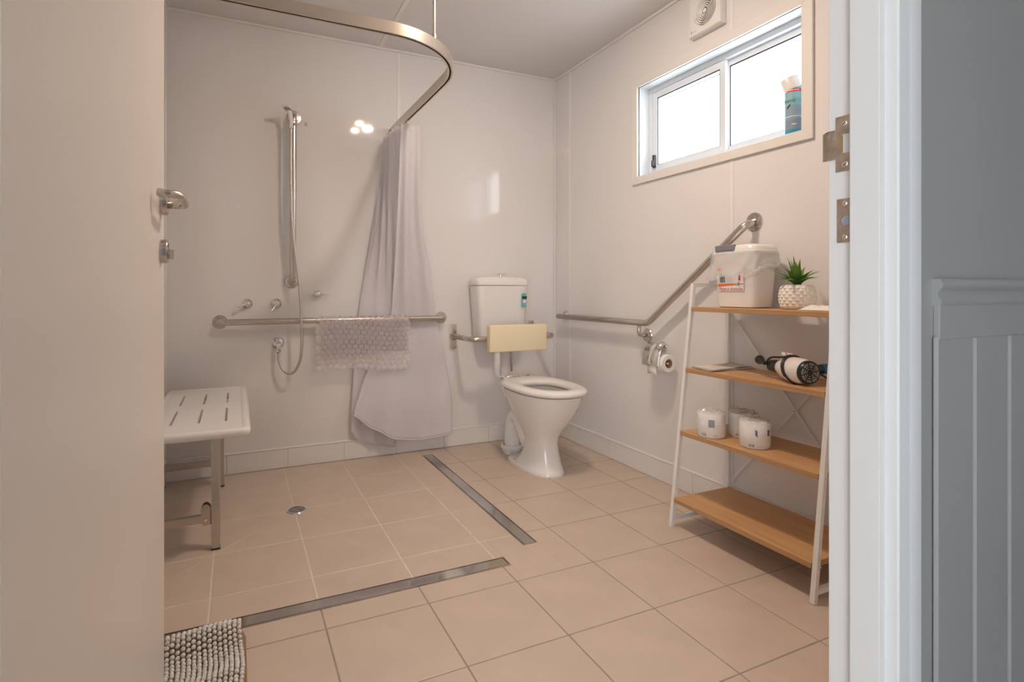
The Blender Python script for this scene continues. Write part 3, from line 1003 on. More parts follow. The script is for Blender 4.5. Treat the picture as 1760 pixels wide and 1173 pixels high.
while s < tot:
    x = bmx0 + (.0165 if row % 2 else 0)
    while x <= bmx1:
        p = mat_pt(s, x)
        q = mat_pt(s + .002, x)
        up = (q - p).normalized()
        nrm = Vector((1, 0, 0)).cross(up).normalized()
        r = .0150 + rng.random() * .003
        k = 16
        c = bm.verts.new(p + nrm * .0032)
        r1 = [bm.verts.new(p + nrm * .0026 + (Vector((1, 0, 0)) * math.cos(2 * math.pi * i / k) + up * math.sin(2 * math.pi * i / k)) * r * .7) for i in range(k)]
        r2 = [bm.verts.new(p + nrm * .0003 + (Vector((1, 0, 0)) * math.cos(2 * math.pi * i / k) + up * math.sin(2 * math.pi * i / k)) * r) for i in range(k)]
        for i in range(k):
            bm.faces.new((c, r1[i], r1[(i + 1) % k]))
            bm.faces.new((r1[i], r2[i], r2[(i + 1) % k], r1[(i + 1) % k]))
        x += .033
    s += .0275
    row += 1
bb = obj('bubbles', bm, M['bubbles'], bath, smooth=True)
bb['kind'] = 'stuff'

# ------------------------------------------------------------------ toilet cistern
CX = 1.511
ci = thing('toilet_cistern', (CX, 3.07, .65), 'white plastic toilet cistern with chrome button on the back wall', 'cistern')
def cis(z, hx, y0, e=5.0, yb=YB - .002):
    return srect(CX, (y0 + yb) / 2, z, hx, (yb - y0) / 2, e, 48)
bm = loft(bmesh.new(), [cis(.652, .135, 3.03), cis(.656, .148, 3.012), cis(.68, .155, 3.003), cis(.80, .165, 2.993), cis(.93, .175, 2.988), cis(1.002, .179, 2.986), cis(1.004, .177, 2.988)])
obj('tank', bm, M['plastic'], ci, auto=35)
bm = loft(bmesh.new(), [cis(1.0065, .178, 2.987), cis(1.0075, .182, 2.983), cis(1.030, .182, 2.983), cis(1.045, .176, 2.990), cis(1.056, .158, 3.006, 4), cis(1.062, .125, 3.03, 3.5), cis(1.064, .06, 3.06, 3)])
obj('lid', bm, M['plastic'], ci, auto=40)
bu = obj('flush_button', nl((CX + .012, 3.07, 1.062), (0, 0, 1), [(.015, 0), (.015, .014), (.013, .015), (0, .015)], n=24), M['chrome'], ci, auto=40)
obj('button_plate', nbox(CX - .022, CX + .046, 3.048, 3.092, 1.0775, 1.0815, .0015), M['chrome'], bu)
# water rating label
yl = 2.9835
lb = obj('water_label', nbox(1.628, 1.662, yl, yl + .001, .872, .955), M['teal'], ci)
obj('label_white', nbox(1.631, 1.659, yl - .0006, yl - .0001, .886, .92), M['canpale'], lb)
obj('label_box', nbox(1.639, 1.656, yl - .001, yl - .0006, .898, .914), M['white'], lb)
obj('label_band', nbox(1.630, 1.664, yl - .0012, yl - .0006, .922, .938), M['black'], lb)
bm = bmesh.new()
for k in range(7):
    a = math.radians(150 - 30 * k)
    cx_, cz_ = 1.644 + .013 * math.cos(a), .942 + .016 * math.sin(a)
    box(bm, cx_ - .0022, cx_ + .0022, yl - .0004, yl + .0004, cz_ - .0022, cz_ + .0022)
obj('label_stars', bm, M['teal'], lb)
# flush pipe down and into the pan
obj('flush_pipe', nt_(fillet([(CX - .004, 3.085, .655), (CX - .004, 3.085, .405), (CX - .004, 2.80, .385)], .06, 10), .0215, 24), M['pipe'], ci, smooth=True)
obj('pipe_nut', nl((CX - .004, 3.085, .655), (0, 0, -1), [(.030, 0), (.030, .016), (.025, .024)], n=24), M['pipe'], ci, auto=40)
obj('water_inlet', nt_(smoothpath([(CX + .075, 3.07, .655), (CX + .072, 3.05, .60), (CX + .060, 3.02, .53), (CX + .055, 3.0, .47)], 8), .0065, 10), mat('braided_hose', (.36, .32, .28), .5, .6), ci, smooth=True)

# ------------------------------------------------------------------ toilet pan
pn = thing('toilet', (CX, 2.55, 0), 'white china toilet pan with open seat, standing in the corner', 'toilet')
PX = CX + .008
def ps(z, hx, yf, yb, e=2.3, n=48, shift=0.0):
    """egg-shaped ring, blunter at the back"""
    out = []
    yc = yf + (yb - yf) * .52
    for k in range(n):
        a = 2 * math.pi * k / n
        c, s_ = math.cos(a), math.sin(a)
        ee = e if s_ < 0 else e + .7
        x = hx * math.copysign(abs(c) ** (2 / ee), c)
        y = (yc - yf if s_ < 0 else yb - yc) * math.copysign(abs(s_) ** (2 / ee), s_)
        out.append(Vector((PX + shift + x, yc + y, z)))
    return out
secs = [(0, .103, 2.405, 2.74), (.012, .104, 2.403, 2.742), (.022, .098, 2.412, 2.735), (.06, .088, 2.430, 2.70), (.11, .079, 2.448, 2.665), (.155, .0765, 2.454, 2.66),
        (.19, .083, 2.445, 2.67), (.235, .104, 2.41, 2.70), (.285, .126, 2.365, 2.73), (.335, .146, 2.325, 2.76), (.38, .160, 2.297, 2.785), (.415, .168, 2.283, 2.80), (.430, .170, 2.28, 2.803)]
rings = [ps(*q) for q in secs]
# bowl interior
rings += [ps(.432, .162, 2.288, 2.79), ps(.428, .125, 2.33, 2.70), ps(.38, .112, 2.345, 2.68), ps(.30, .08, 2.39, 2.64), ps(.24, .045, 2.45, 2.58)]
obj('pan', loft(bmesh.new(), rings), M['china'], pn, auto=60)
obj('water', nl((PX, 2.515, .262), (0, 0, 1), [(.056, 0), (0, .0002)], n=24), M['chrome'], pn)
# base plate with bolt holes at the rear side
bm = bmesh.new()
loft(bm, [ps(0, .112, 2.50, 2.80, 3.2), ps(.016, .112, 2.50, 2.80, 3.2), ps(.024, .100, 2.52, 2.79, 3.2)])
obj('foot_plate', bm, M['china'], pn, auto=40)
for y in (2.60, 2.70):
    obj('bolt_hole', nl((PX - .092, y, .0235), (-.1, 0, 1), [(.007, 0), (.006, .0016), (0, .002)], n=14), M['card'], pn)
# seat ring
def seat_ring(z, grow):
    return ps(z, .186 + grow, 2.252 - grow, 2.812 + grow, 2.35)
def hole_ring(z, grow):
    return ps(z, .103 + grow, 2.345 - grow, 2.66 + grow, 2.25)
R = [seat_ring(.4375, -.012), seat_ring(.442, -.002), seat_ring(.452, .001), seat_ring(.462, -.005), seat_ring(.469, -.02), seat_ring(.4705, -.038),
     hole_ring(.468, .022), hole_ring(.461, .006), hole_ring(.450, 0), hole_ring(.4375, .006)]
bm = loft(bmesh.new(), R + [R[0]], False, False)
bmesh.ops.remove_doubles(bm, verts=bm.verts, dist=1e-5)
st = obj('seat', bm, M['plastic'], pn, smooth=True)
hb = obj('hinge_bar', nt_([(CX - .085, 2.862, .462), (CX + .125, 2.862, .466)], .006, 12), M['chrome'], st, smooth=True)
for x in (-.085, .045, .11):
    obj('hinge_barrel', nl((CX + x, 2.862, .463), (1, 0, 0), [(.0085, -.012), (.0085, .018)], n=14), M['chrome'], hb)
for x in (-.075, .045):
    obj('hinge_leaf', nbox(CX + x, CX + x + .03, 2.78, 2.866, .448, .460, .003), M['plastic'], st)
obj('rear_shelf', loft(bmesh.new(), [srect(PX, 2.80, .33, .07, .03, 4), srect(PX, 2.80, .37, .105, .055, 4), srect(PX, 2.80, .428, .12, .065, 4), srect(PX, 2.80, .432, .115, .06, 4)]), M['china'], pn, auto=40)
# s-trap outlet and floor collar
TX = PX - .008
obj('trap_pipe', nt_(smoothpath([(TX + .01, 2.62, .055), (TX + .005, 2.70, .12), (TX, 2.755, .20), (TX - .002, 2.80, .238), (TX - .004, 2.850, .225), (TX - .005, 2.878, .15), (TX - .005, 2.882, .02)], 8), .047, 24), M['china'], pn, smooth=True)
cx2, cy2 = TX - .005, 2.882
bm = bmesh.new()
lathe(bm, (cx2, cy2, 0), (0, 0, 1), [(.050, .0005), (.052, .012), (.060, .016), (.063, .030), (.066, .034), (.066, .052), (.064, .055), (.055, .055), (.052, .045)], n=32, caps=False)
obj('floor_collar', bm, M['pipe'], pn, auto=40)

# ------------------------------------------------------------------ backrest on its bent rail
br = thing('backrest_bar', (CX, 2.85, .6), 'cream padded toilet backrest on a bent steel rail', 'backrest')
RY = 2.866
obj('rail', nt_(fillet([(1.237, YB - .01, .69), (1.237, RY, .690), (1.79, RY, .696), (1.79, YB - .01, .696)], .055, 8), .0165, 20), M['steel'], br, smooth=True)
for x, z in ((1.235, .689), (1.79, .696)):
    pl = obj('wall_plate', nbox(x - .021, x + .021, YB - .012, YB - .0003, z - .078, z + .078, .005), M['steel'], br, auto=40)
    obj('weld_boss', nl((x, YB - .012, z), (0, -1, 0), [(.026, 0), (.017, .02)], n=20), M['steel'], pl)
bm = nbox(1.322, 1.702, 2.802, 2.848, .617, .773, .007, 3)
obj('pad', bm, M['cream'], br, auto=40)
obj('pad_board', nbox(1.330, 1.694, 2.8485, 2.855, .624, .766, .002), M['plastic'], br)
for x in (1.40, 1.62):
    obj('clamp', nbox(x - .02, x + .02, 2.852, 2.888, .670, .715, .004), M['steel'], br)

# ------------------------------------------------------------------ toilet roll holder
th = thing('roll_holder', (XR, 2.12, .65), 'chrome toilet roll holder with curved flap under the angled rail', 'roll holder')
obj('wall_rose', nl((XR, 2.128, .688), (-1, 0, 0), [(.026, .0003), (.026, .006), (.022, .010), (.012, .012), (.0105, .05), (0, .05)], n=30), M['chrome'], th, auto=40)
RX, RZ = XR - .070, .618
obj('arm', nt_(fillet([(XR - .045, 2.128, .688), (XR - .072, 2.128, .690), (XR - .072, 2.162, .688), (RX, 2.164, RZ), (RX, 2.02, RZ)], .014, 6), .0055, 12), M['chrome'], th, smooth=True)
bm = bmesh.new()
prof_ = [(XR - .060, .704), (XR - .068, .7125), (XR - .078, .713), (XR - .088, .707), (XR - .100, .690), (XR - .110, .668), (XR - .117, .645), (XR - .121, .622), (XR - .122, .604)]
prof_ = [(p.x, p.z) for p in smoothpath([(x, 0, z) for x, z in prof_], 4)]
front = [[bm.verts.new((x, y, z)) for x, z in prof_] for y in (2.034, 2.150)]
for i in range(len(prof_) - 1):
    bm.faces.new((front[0][i], front[0][i + 1], front[1][i + 1], front[1][i]))
fl = obj('flap', bm, M['chrome'], th, smooth=True)
fl.modifiers.new('sheet_thickness', 'SOLIDIFY').thickness = .0015
obj('flap_hinge', nt_([(XR - .061, 2.034, .702), (XR - .061, 2.150, .702)], .0045, 10), M['chrome'], th, smooth=True)
tr = thing('toilet_roll', (XR - .075, 2.08, .59), 'unwrapped toilet roll hanging from the chrome holder', 'toilet roll')
ry0 = 2.018
rc = Vector((RX, ry0, RZ))
bm = bmesh.new()
lathe(bm, rc, (0, 1, 0), [(.0225, 0), (.042, 0), (.0435, .002), (.0435, .103), (.042, .105), (.0225, .105)], n=36, caps=False)
obj('paper', bm, M['paper'], tr, auto=40)
bm = bmesh.new()
lathe(bm, rc, (0, 1, 0), [(.0226, .001), (.021, .001), (.021, .104), (.0226, .104)], n=36, caps=False)
obj('core', bm, M['card'], tr, smooth=True)
bm = bmesh.new()
pts = [(rc.x - .0435, .618), (rc.x - .0445, .60), (rc.x - .045, .580), (rc.x - .044, .562)]
vv = [[bm.verts.new((x, y, z - (.018 if (i == 3 and y < 2.08) else 0))) for y in (2.055, 2.085, 2.118)] for i, (x, z) in enumerate(pts)]
for a, b in zip(vv, vv[1:]):
    for k in range(2):
        bm.faces.new((a[k], a[k + 1], b[k + 1], b[k]))
ts = obj('loose_sheet', bm, M['paper'], tr, smooth=True)
ts.modifiers.new('sheet_thickness', 'SOLIDIFY').thickness = .0008

# ------------------------------------------------------------------ folding shower seat
fs = thing('shower_bench', (-.14, 2.6, 0), 'white slotted fold down shower seat with square steel legs', 'shower seat')
sx0, sx1, sy0, sy1, sz = -.315, .048, 2.12, 3.07, .48
slots = []
for xs in (-.222, -.130, -.037):
    for ya2, yb2 in ((2.655, 2.905), (2.28, 2.535)):
        slots.append((xs - .0045, xs + .0045, ya2, yb2))
xsb = sorted({sx0 + .03, sx1 - .03, *[q for s_ in slots for q in s_[:2]]})
ysb = sorted({sy0 + .03, sy1 - .03, *[q for s_ in slots for q in s_[2:]]})
bm = bmesh.new()
th_ = .022
def grid_face(x0, x1, y0, y1):
    for s_ in slots:
        if x0 >= s_[0] - 1e-6 and x1 <= s_[1] + 1e-6 and y0 >= s_[2] - 1e-6 and y1 <= s_[3] + 1e-6:
            return
    quad(bm, (x0, y0, sz - .003), (x1, y0, sz - .003), (x1, y1, sz - .003), (x0, y1, sz - .003))
    quad(bm, (x0, y0, sz - th_), (x0, y1, sz - th_), (x1, y1, sz - th_), (x1, y0, sz - th_))
for a, b in zip(xsb, xsb[1:]):
    for c, d in zip(ysb, ysb[1:]):
        grid_face(a, b, c, d)
for s_ in slots:
    for p, q in (((s_[0], s_[2]), (s_[1], s_[2])), ((s_[1], s_[2]), (s_[1], s_[3])), ((s_[1], s_[3]), (s_[0], s_[3])), ((s_[0], s_[3]), (s_[0], s_[2]))):
        quad(bm, (*p, sz - .003), (*q, sz - .003), (*q, sz - th_), (*p, sz - th_))
# rounded rim around the slotted field
def rrect(ins, z, r):
    out = []
    for cx_, cy_, a0 in ((sx1 - ins - r, sy1 - ins - r, 0), (sx0 + ins + r, sy1 - ins - r, 90), (sx0 + ins + r, sy0 + ins + r, 180), (sx1 - ins - r, sy0 + ins + r, 270)):
        for k in range(7):
            a = math.radians(a0 + 15 * k)
            out.append(Vector((cx_ + r * math.cos(a), cy_ + r * math.sin(a), z)))
    return out
rim = [rrect(.030, sz - .003, .001), rrect(.022, sz, .012), rrect(.012, sz, .022), rrect(.004, sz - .004, .028), rrect(0, sz - .012, .03), rrect(.002, sz - .026, .03),
       rrect(.010, sz - .032, .022), rrect(.022, sz - .032, .01), rrect(.030, sz - th_, .001)]
loft(bm, rim, False, False)
bmesh.ops.remove_doubles(bm, verts=bm.verts, dist=2e-4)
seat = obj('seat_board', bm, M['plastic'], fs, auto=45)
L = .015
for y, hinge in ((2.275, True), (2.99, False)):
    lg = obj('leg', nbox(-.071 - L, -.071 + L, y - L, y + L, 0.004, sz - .034, .002), M['steel'], fs)
    obj('leg_foot', nbox(-.071 - L - .001, -.071 + L + .001, y - L - .001, y + L + .001, 0, .008, .002), M['rubber'], lg)
    obj('brace', nbox(XL + .012, -.090, y - .011, y + .011, .105, .135, .002), M['steel'], fs)
    bk = bmesh.new()
    pp_ = []
    for k in range(9):
        a = math.radians(180 * k / 8)
        pp_.append((-.104 + .017 * math.cos(a), .150 + .026 * math.sin(a)))
    pp_ = [(-.087, .100)] + pp_ + [(-.121, .112), (-.112, .098)]
    for yy in (y - .0155, y + .0125):
        slab(bk, [(x, yy, z) for x, z in pp_], (0, 1, 0), .003)
    box(bk, -.089, -.086, y - .0155, y + .0155, .10, .165)
    h_ = obj('hinge_bracket', bk, M['steel'], fs)
    obj('hinge_pin', nl((-.105, y - .0155, .116), (0, -1, 0), [(.006, 0), (.005, .004), (0, .005)], n=14), M['chrome'], h_, smooth=True)
    obj('hinge_pin', nl((-.105, y + .0155, .116), (0, 1, 0), [(.006, 0), (.005, .004), (0, .005)], n=14), M['chrome'], h_, smooth=True)
    obj('wall_post', nbox(XL + .0005, XL + .012, y - .02, y + .02, .06, sz + .02, .002), M['steel'], fs)
    obj('seat_bearer', nbox(XL + .012, .0, y - .012, y + .012, sz - .047, sz - .0325, .001), M['steel'], fs)
    for z in (.16, .36):
        obj('bolt', nl((XL + .012, y, z), (1, 0, 0), [(.006, 0), (.006, .005), (0, .006)], n=6), M['chrome'], fs)
    obj('seat_hinge', nt_([(XL + .02, y - .03, sz - .02), (XL + .02, y + .03, sz - .02)], .012, 12), M['steel'], fs, smooth=True)

# ------------------------------------------------------------------ exhaust fan
ef = thing('exhaust_fan', (XR, 1.833, 2.163), 'square white wall exhaust fan with ringed grille above the window', 'exhaust fan')
fy, fz, fh = 1.833, 2.257, .094
bm = bmesh.new()
# casing: square face with a round opening
N = 48
def sqpt(k, hs_):
    a = 2 * math.pi * k / N
    c, s_ = math.cos(a), math.sin(a)
    m_ = hs_ / max(abs(c), abs(s_))
    return (fy + c * m_, fz + s_ * m_)
lay = [[Vector((XR - .0005, *sqpt(k, fh))) for k in range(N)], [Vector((XR - .026, *sqpt(k, fh))) for k in range(N)], [Vector((XR - .034, *sqpt(k, fh - .006))) for k in range(N)],
       [Vector((XR - .034, fy + .066 * math.cos(2 * math.pi * k / N), fz + .066 * math.sin(2 * math.pi * k / N))) for k in range(N)],
       [Vector((XR - .030, fy + .062 * math.cos(2 * math.pi * k / N), fz + .062 * math.sin(2 * math.pi * k / N))) for k in range(N)],
       [Vector((XR - .012, fy + .060 * math.cos(2 * math.pi * k / N), fz + .060 * math.sin(2 * math.pi * k / N))) for k in range(N)]]
loft(bm, lay, False, False)
obj('casing', bm, M['plastic'], ef, auto=40)
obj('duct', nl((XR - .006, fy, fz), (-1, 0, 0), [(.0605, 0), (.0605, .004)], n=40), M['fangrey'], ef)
for k, r in enumerate((.056, .047, .038, .029, .020)):
    bm = bmesh.new()
    lathe(bm, (XR - .012, fy, fz), (-1, 0, 0), [(r - .0022, 0), (r - .0022, .019), (r + .0022, .021), (r + .0022, 0)], n=40, caps=False)
    obj('grille_ring', bm, M['plastic'], ef, auto=40)
obj('grille_hub', nl((XR - .012, fy, fz), (-1, 0, 0), [(.010, 0), (.010, .022), (.006, .024), (0, .0245)], n=24), M['plastic'], ef, auto=40)
for k in range(4):
    a = math.radians(45 + 90 * k)
    c, s_ = math.cos(a), math.sin(a)
    u = Vector((0, c, s_))
    v = Vector((0, -s_, c)) * .0018
    p0, p1 = Vector((XR - .014, fy, fz)) + u * .009, Vector((XR - .014, fy, fz)) + u * .061
    obj('grille_spoke', slab(bmesh.new(), [p0 + v, p1 + v, p1 - v, p0 - v], (-1, 0, 0), .012), M['plastic'], ef)
bm = bmesh.new()
quad(bm, (XR - .0345, fy + .080, fz - .078), (XR - .0345, fy + .076, fz - .078), (XR - .0345, fy + .072, fz - .066), (XR - .0345, fy + .077, fz - .067))
for k in range(4):
    y = fy + .068 - k * .006
    quad(bm, (XR - .0345, y, fz - .075), (XR - .0345, y - .003, fz - .075), (XR - .0345, y - .003, fz - .072), (XR - .0345, y, fz - .072))
obj('brand_mark', bm, M['print'], ef)

# ------------------------------------------------------------------ air freshener can on the window sill
cx_, cy_, cz_ = XR + .037, 1.449, WZ0
fc = thing('air_freshener', (cx_, cy_, cz_), 'blue air freshener can with slanted white cap on the window sill', 'air freshener')
CR = .0318
fn = Vector((-.82, -.57, 0)).normalized()      # side of the can that carries the print
fr_ = Vector((-fn.y, fn.x, 0)) * -1            # reading direction along the print
if fr_.y > 0:
    fr_ = -fr_
def cring(z, r, slope=0.0, n=40):
    out = []
    for k in range(n):
        a = 2 * math.pi * k / n
        d = fn * math.cos(a) + fr_ * math.sin(a)
        out.append(Vector((cx_, cy_, z)) + d * r + Vector((0, 0, slope * r * math.sin(a))))
    return out
def band(nm, z0, z1, m, r=CR, slope=0.0):
    return obj(nm, loft(bmesh.new(), [cring(z0, r), cring(z1, r, slope)]), m, fc, auto=50)
band('can_base', cz_ + .0005, cz_ + .020, M['canblue'])
band('can_lower', cz_ + .020, cz_ + .060, M['cangrey'], CR - .0002)
band('can_middle', cz_ + .060, cz_ + .115, mat('can_mid', (.30, .40, .48), .25), CR - .0003)
band('can_upper', cz_ + .115, cz_ + .180, M['canpale'], CR - .0002, .34)
bm = bmesh.new()
tl = math.radians(19)
cax = Vector((0, 0, math.cos(tl))) - fr_ * math.sin(tl)
crt = fr_ * math.cos(tl) + Vector((0, 0, math.sin(tl)))
def capring(t, r):
    c = Vector((cx_, cy_, cz_ + .1805)) + cax * t
    return [c + fn * r * math.cos(2 * math.pi * k / 40) + crt * r * math.sin(2 * math.pi * k / 40) for k in range(40)]
loft(bm, [capring(0, CR * 1.04), capring(.048, CR * 1.04), capring(.051, CR), capring(.049, CR * .9), capring(.045, CR * .3)])
obj('cap', bm, M['plastic'], fc, auto=40)
def on_can(bm, lift=.0003):
    """flat artwork (x along the print, y up) rolled onto the can"""
    for v in bm.verts:
        s_ = max(-.97, min(.97, v.co.x / CR))
        v.co = Vector((cx_, cy_, cz_ + v.co.y)) + fr_ * (s_ * (CR + lift)) + fn * (math.sqrt(1 - s_ * s_) * (CR + lift))
    return bm
def art_rect(bm, x0, x1, y0, y1, n=10):
    a = [bm.verts.new((x0 + (x1 - x0) * k / n, y0, 0)) for k in range(n + 1)]
    b = [bm.verts.new((x0 + (x1 - x0) * k / n, y1, 0)) for k in range(n + 1)]
    for k in range(n):
        bm.faces.new((a[k], a[k + 1], b[k + 1], b[k]))
    return bm
obj('red_badge', on_can(art_rect(bmesh.new(), -.020, .026, .168, .180)), M['red'], fc)
bm = bmesh.new()
for k in range(8):
    art_rect(bm, -.0155 + k * .0045, -.0155 + k * .0045 + .003, .172, .176, 2)
obj('badge_lettering', on_can(bm, .0006), M['white'], fc)
obj('name_lettering', on_can(text_bm('Rainy', .0185, Matrix.Translation((-.0125, .128, 0)), 0), .0006), M['navy'], fc)
obj('name_lettering', on_can(text_bm('Fresh', .0185, Matrix.Translation((.0175, .133, 0)), 0), .0006), M['teal'], fc)
bm = bmesh.new()
bm.faces.new([bm.verts.new((-.017 + a + b * .4, .112 + b, 0)) for a, b in [(0, -.010), (.004, -.005), (.006, .002), (.004, .010), (-.001, .005), (-.003, -.003)]])
obj('leaf_mark', on_can(bm, .0006), M['navy'], fc)
obj('print_line', on_can(art_rect(bmesh.new(), -.027, .029, .070, .0725), .0006), M['white'], fc)
obj('print_line', on_can(art_rect(bmesh.new(), -.006, .010, .038, .042), .0006), M['white'], fc)

# ------------------------------------------------------------------ ladder shelf
sh = thing('ladder_shelf', (1.80, 1.405, 0), 'white steel ladder shelf with four oak boards against the right wall', 'shelf unit')
YN, YFAR = 1.105, 1.707          # near and far side frames
XB = 1.957                       # rear uprights
hw2 = .0078
def legx(z):
    return 1.632 + (1.754 - 1.632) * z / 1.004
def bar(bm, a, b, w=hw2):
    """square tube between two points lying in a plane of constant y"""
    a, b = Vector(a), Vector(b)
    t_ = (b - a).normalized()
    s_ = Vector((0, 1, 0))
    n_ = t_.cross(s_).normalized()
    R = [[p + s_ * w * i + n_ * w * j for i, j in ((-1, -1), (1, -1), (1, 1), (-1, 1))] for p in (a, b)]
    return loft(bm, R)
for y in (YN, YFAR):
    obj('front_leg', bar(bmesh.new(), (legx(0.001), y, .001), (legx(1.004), y, 1.004)), M['shelfsteel'], sh)
    obj('rear_upright', bar(bmesh.new(), (XB, y, .001), (XB, y, 1.004)), M['shelfsteel'], sh)
    obj('top_bar', bar(bmesh.new(), (legx(.996) + .004, y, .9965), (XB, y, .9965), .0076), M['shelfsteel'], sh)
    obj('foot_bar', bar(bmesh.new(), (legx(.035) + .004, y, .036), (XB, y, .036), .0076), M['shelfsteel'], sh)
ZS = (.122, .395, .652, .905)
for k, z in enumerate(ZS):
    x0 = legx(z) - .012
    b = obj('shelf_board', nbox(x0 + .001, XB - .010, YN + .010, YFAR - .010, z - .018, z, .001, 1), M['wood'], sh)
    obj('edge_band', nbox(x0, x0 + .0012, YN + .010, YFAR - .010, z - .0175, z - .0006), M['woodedge'], b)
    obj('edge_band', nbox(x0 + .001, XB - .010, YN + .0092, YN + .0101, z - .0175, z - .0006), M['woodedge'], b)
    for y, s_ in ((YN, -1), (YFAR, 1)):
        obj('bolt', nl((legx(z) + .003, y + s_ * .0078, z - .009), (0, s_, 0), [(.0052, 0), (.005, .003), (0, .0045)], n=12), M['chrome'], sh)
        obj('bolt', nl((XB, y + s_ * .0078, z - .009), (0, s_, 0), [(.0052, 0), (.005, .003), (0, .0045)], n=12), M['chrome'], sh)
XC = XB + .009
def brace(p, q, dx, w=.0058):
    a, b = Vector((XC + dx, *p)), Vector((XC + dx, *q))
    t_ = (b - a).normalized()
    n_ = Vector((1, 0, 0)).cross(t_).normalized() * w
    return slab(bmesh.new(), [a + n_, b + n_, b - n_, a - n_], (1, 0, 0), .0016)
obj('cross_brace', brace((YFAR - .005, .875), (YN + .005, .145), 0), M['shelfsteel'], sh)
obj('cross_brace', brace((YFAR - .005, .145), (YN + .005, .875), .002), M['shelfsteel'], sh)
obj('brace_bolt', nl((XC, (YN + YFAR) / 2, .51), (-1, 0, 0), [(.0055, 0), (.005, .003), (0, .004)], n=14), M['chrome'], sh)

# ------------------------------------------------------------------ plastic tub with bin liner
zt = ZS[3] + .0006
tcx, tcy = 1.862, 1.545
tb = thing('plastic_tub', (tcx, tcy, zt), 'white lidded plastic tub with a bag liner and printed label', 'tub')
def tring(z, hx, hy, e=5.0):
    return srect(tcx, tcy, z, hx, hy, e, 56)
bm = loft(bmesh.new(), [tring(zt, .058, .080), tring(zt + .004, .065, .088), tring(zt + .03, .067, .091), tring(zt + .19, .074, .103), tring(zt + .205, .078, .108), tring(zt + .215, .079, .109)])
obj('bucket', bm, M['tub'], tb, auto=40)
bm = loft(bmesh.new(), [tring(zt + .213, .0805, .1105), tring(zt + .222, .0815, .1115), tring(zt + .224, .078, .108), tring(zt + .240, .075, .104), tring(zt + .248, .068, .096), tring(zt + .250, .05, .075)])
ld = obj('lid', bm, M['tub'], tb, auto=40)
obj('lid_clip', nbox(tcx - .0835, tcx - .064, tcy - .018, tcy + .075, zt + .226, zt + .2505, .004), M['greyclip'], ld)
# translucent liner folded over the rim
bm = bmesh.new()
rg = []
n = 96
for j in range(11):
    ring_ = []
    for k in range(n):
        a = 2 * math.pi * k / n
        c, s_ = math.cos(a), math.sin(a)
        x = math.copysign(abs(c) ** .42, c)
        y = math.copysign(abs(s_) ** .42, s_)
        drop = .085 + .030 * max(0, s_) ** 1 - .030 * max(0, -s_ * 1.0) + .010 * math.sin(a * 5)
        t_ = j / 10
        puff = .004 + .006 * t_ * (1 + math.sin(a * 9 + t_ * 4)) + .010 * t_ * max(0, s_ * .6 - c * .4)
        z = zt + .214 - drop * t_
        sc_ = 1.0 - .04 * t_
        ring_.append(Vector((tcx + x * (.080 * sc_ + puff), tcy + y * (.110 * sc_ + puff), z)))
    rg.append(ring_)
loft(bm, rg, False, False)
ln = obj('bag_liner', bm, M['bag'], tb, smooth=True)
ln['label'] = 'clear crinkled plastic bag folded over the rim'
# gathered twist of the bag at the near right corner
pp = []
for k in range(26):
    t_ = k / 25
    a = math.radians(195 + 115 * t_)
    c, s_ = math.cos(a), math.sin(a)
    pp.append(Vector((tcx + math.copysign(abs(c) ** .42, c) * .087, tcy + math.copysign(abs(s_) ** .42, s_) * .116, zt + .118 + .05 * min(1, t_ * 1.3) + .003 * math.sin(k * 1.7))))
obj('bag_gather', nt_(pp, [.004 + .007 * math.sin(math.pi * k / 25) * (1 + .3 * math.sin(k * 2.1)) for k in range(26)], 10), M['bag'], ln, smooth=True)
# label on the face towards the room
fxn = tcx - .0725
def lab(nm, y0, y1, z0, z1, m, d, parent):
    return obj(nm, slab(bmesh.new(), [(fxn - d, y0, z0), (fxn - d - (z1 - z0) * .045, y0, z1), (fxn - d - (z1 - z0) * .045, y1, z1), (fxn - d, y1, z0)], (-1, 0, 0), .0003), m, parent)
ly0, ly1, lz0 = tcy - .056, tcy + .064, zt + .068
lbl = lab('label', ly0, ly1, lz0, lz0 + .068, M['white'], .0002, tb)
bm = bmesh.new()
rb = random.Random(5)
yy = ly1 - .008
while yy > ly1 - .034:
    w = rb.choice((.0008, .0014, .0020))
    slab(bm, [(fxn - .0025, yy, lz0 + .032), (fxn - .0037, yy, lz0 + .056), (fxn - .0037, yy - w, lz0 + .056), (fxn - .0025, yy - w, lz0 + .032)], (-1, 0, 0), .0002)
    yy -= w + rb.choice((.0008, .0014))
obj('barcode', bm, M['print'], lbl)
bm = bmesh.new()
for k in range(5):
    z = lz0 + .052 - k * .005
    slab(bm, [(fxn - .0037, ly1 - .040, z), (fxn - .0037, ly1 - .040, z + .0016), (fxn - .0037, ly1 - .072 + .006 * (k % 2), z + .0016), (fxn - .0037, ly1 - .072 + .006 * (k % 2), z)], (-1, 0, 0), .0002)
obj('small_print', bm, M['leafline'], lbl)
bm = bmesh.new()
slab(bm, [(fxn - .0022, ly1, lz0 + .028), (fxn - .0022, ly0, lz0 + .028), (fxn - .0020, ly0, lz0 + .025), (fxn - .0016, ly1, lz0 + .015)], (-1, 0, 0), .0003)
obj('orange_stripe', bm, M['orange'], lbl)
bm = bmesh.new()
slab(bm, [(fxn - .0040, ly0 + .010, lz0 + .020), (fxn - .0040, ly0 + .030, lz0 + .020), (fxn - .0044, ly0 + .020, lz0 + .040)], (-1, 0, 0), .0002)
tri = obj('white_triangle', bm, M['white'], lbl)
bm = bmesh.new()
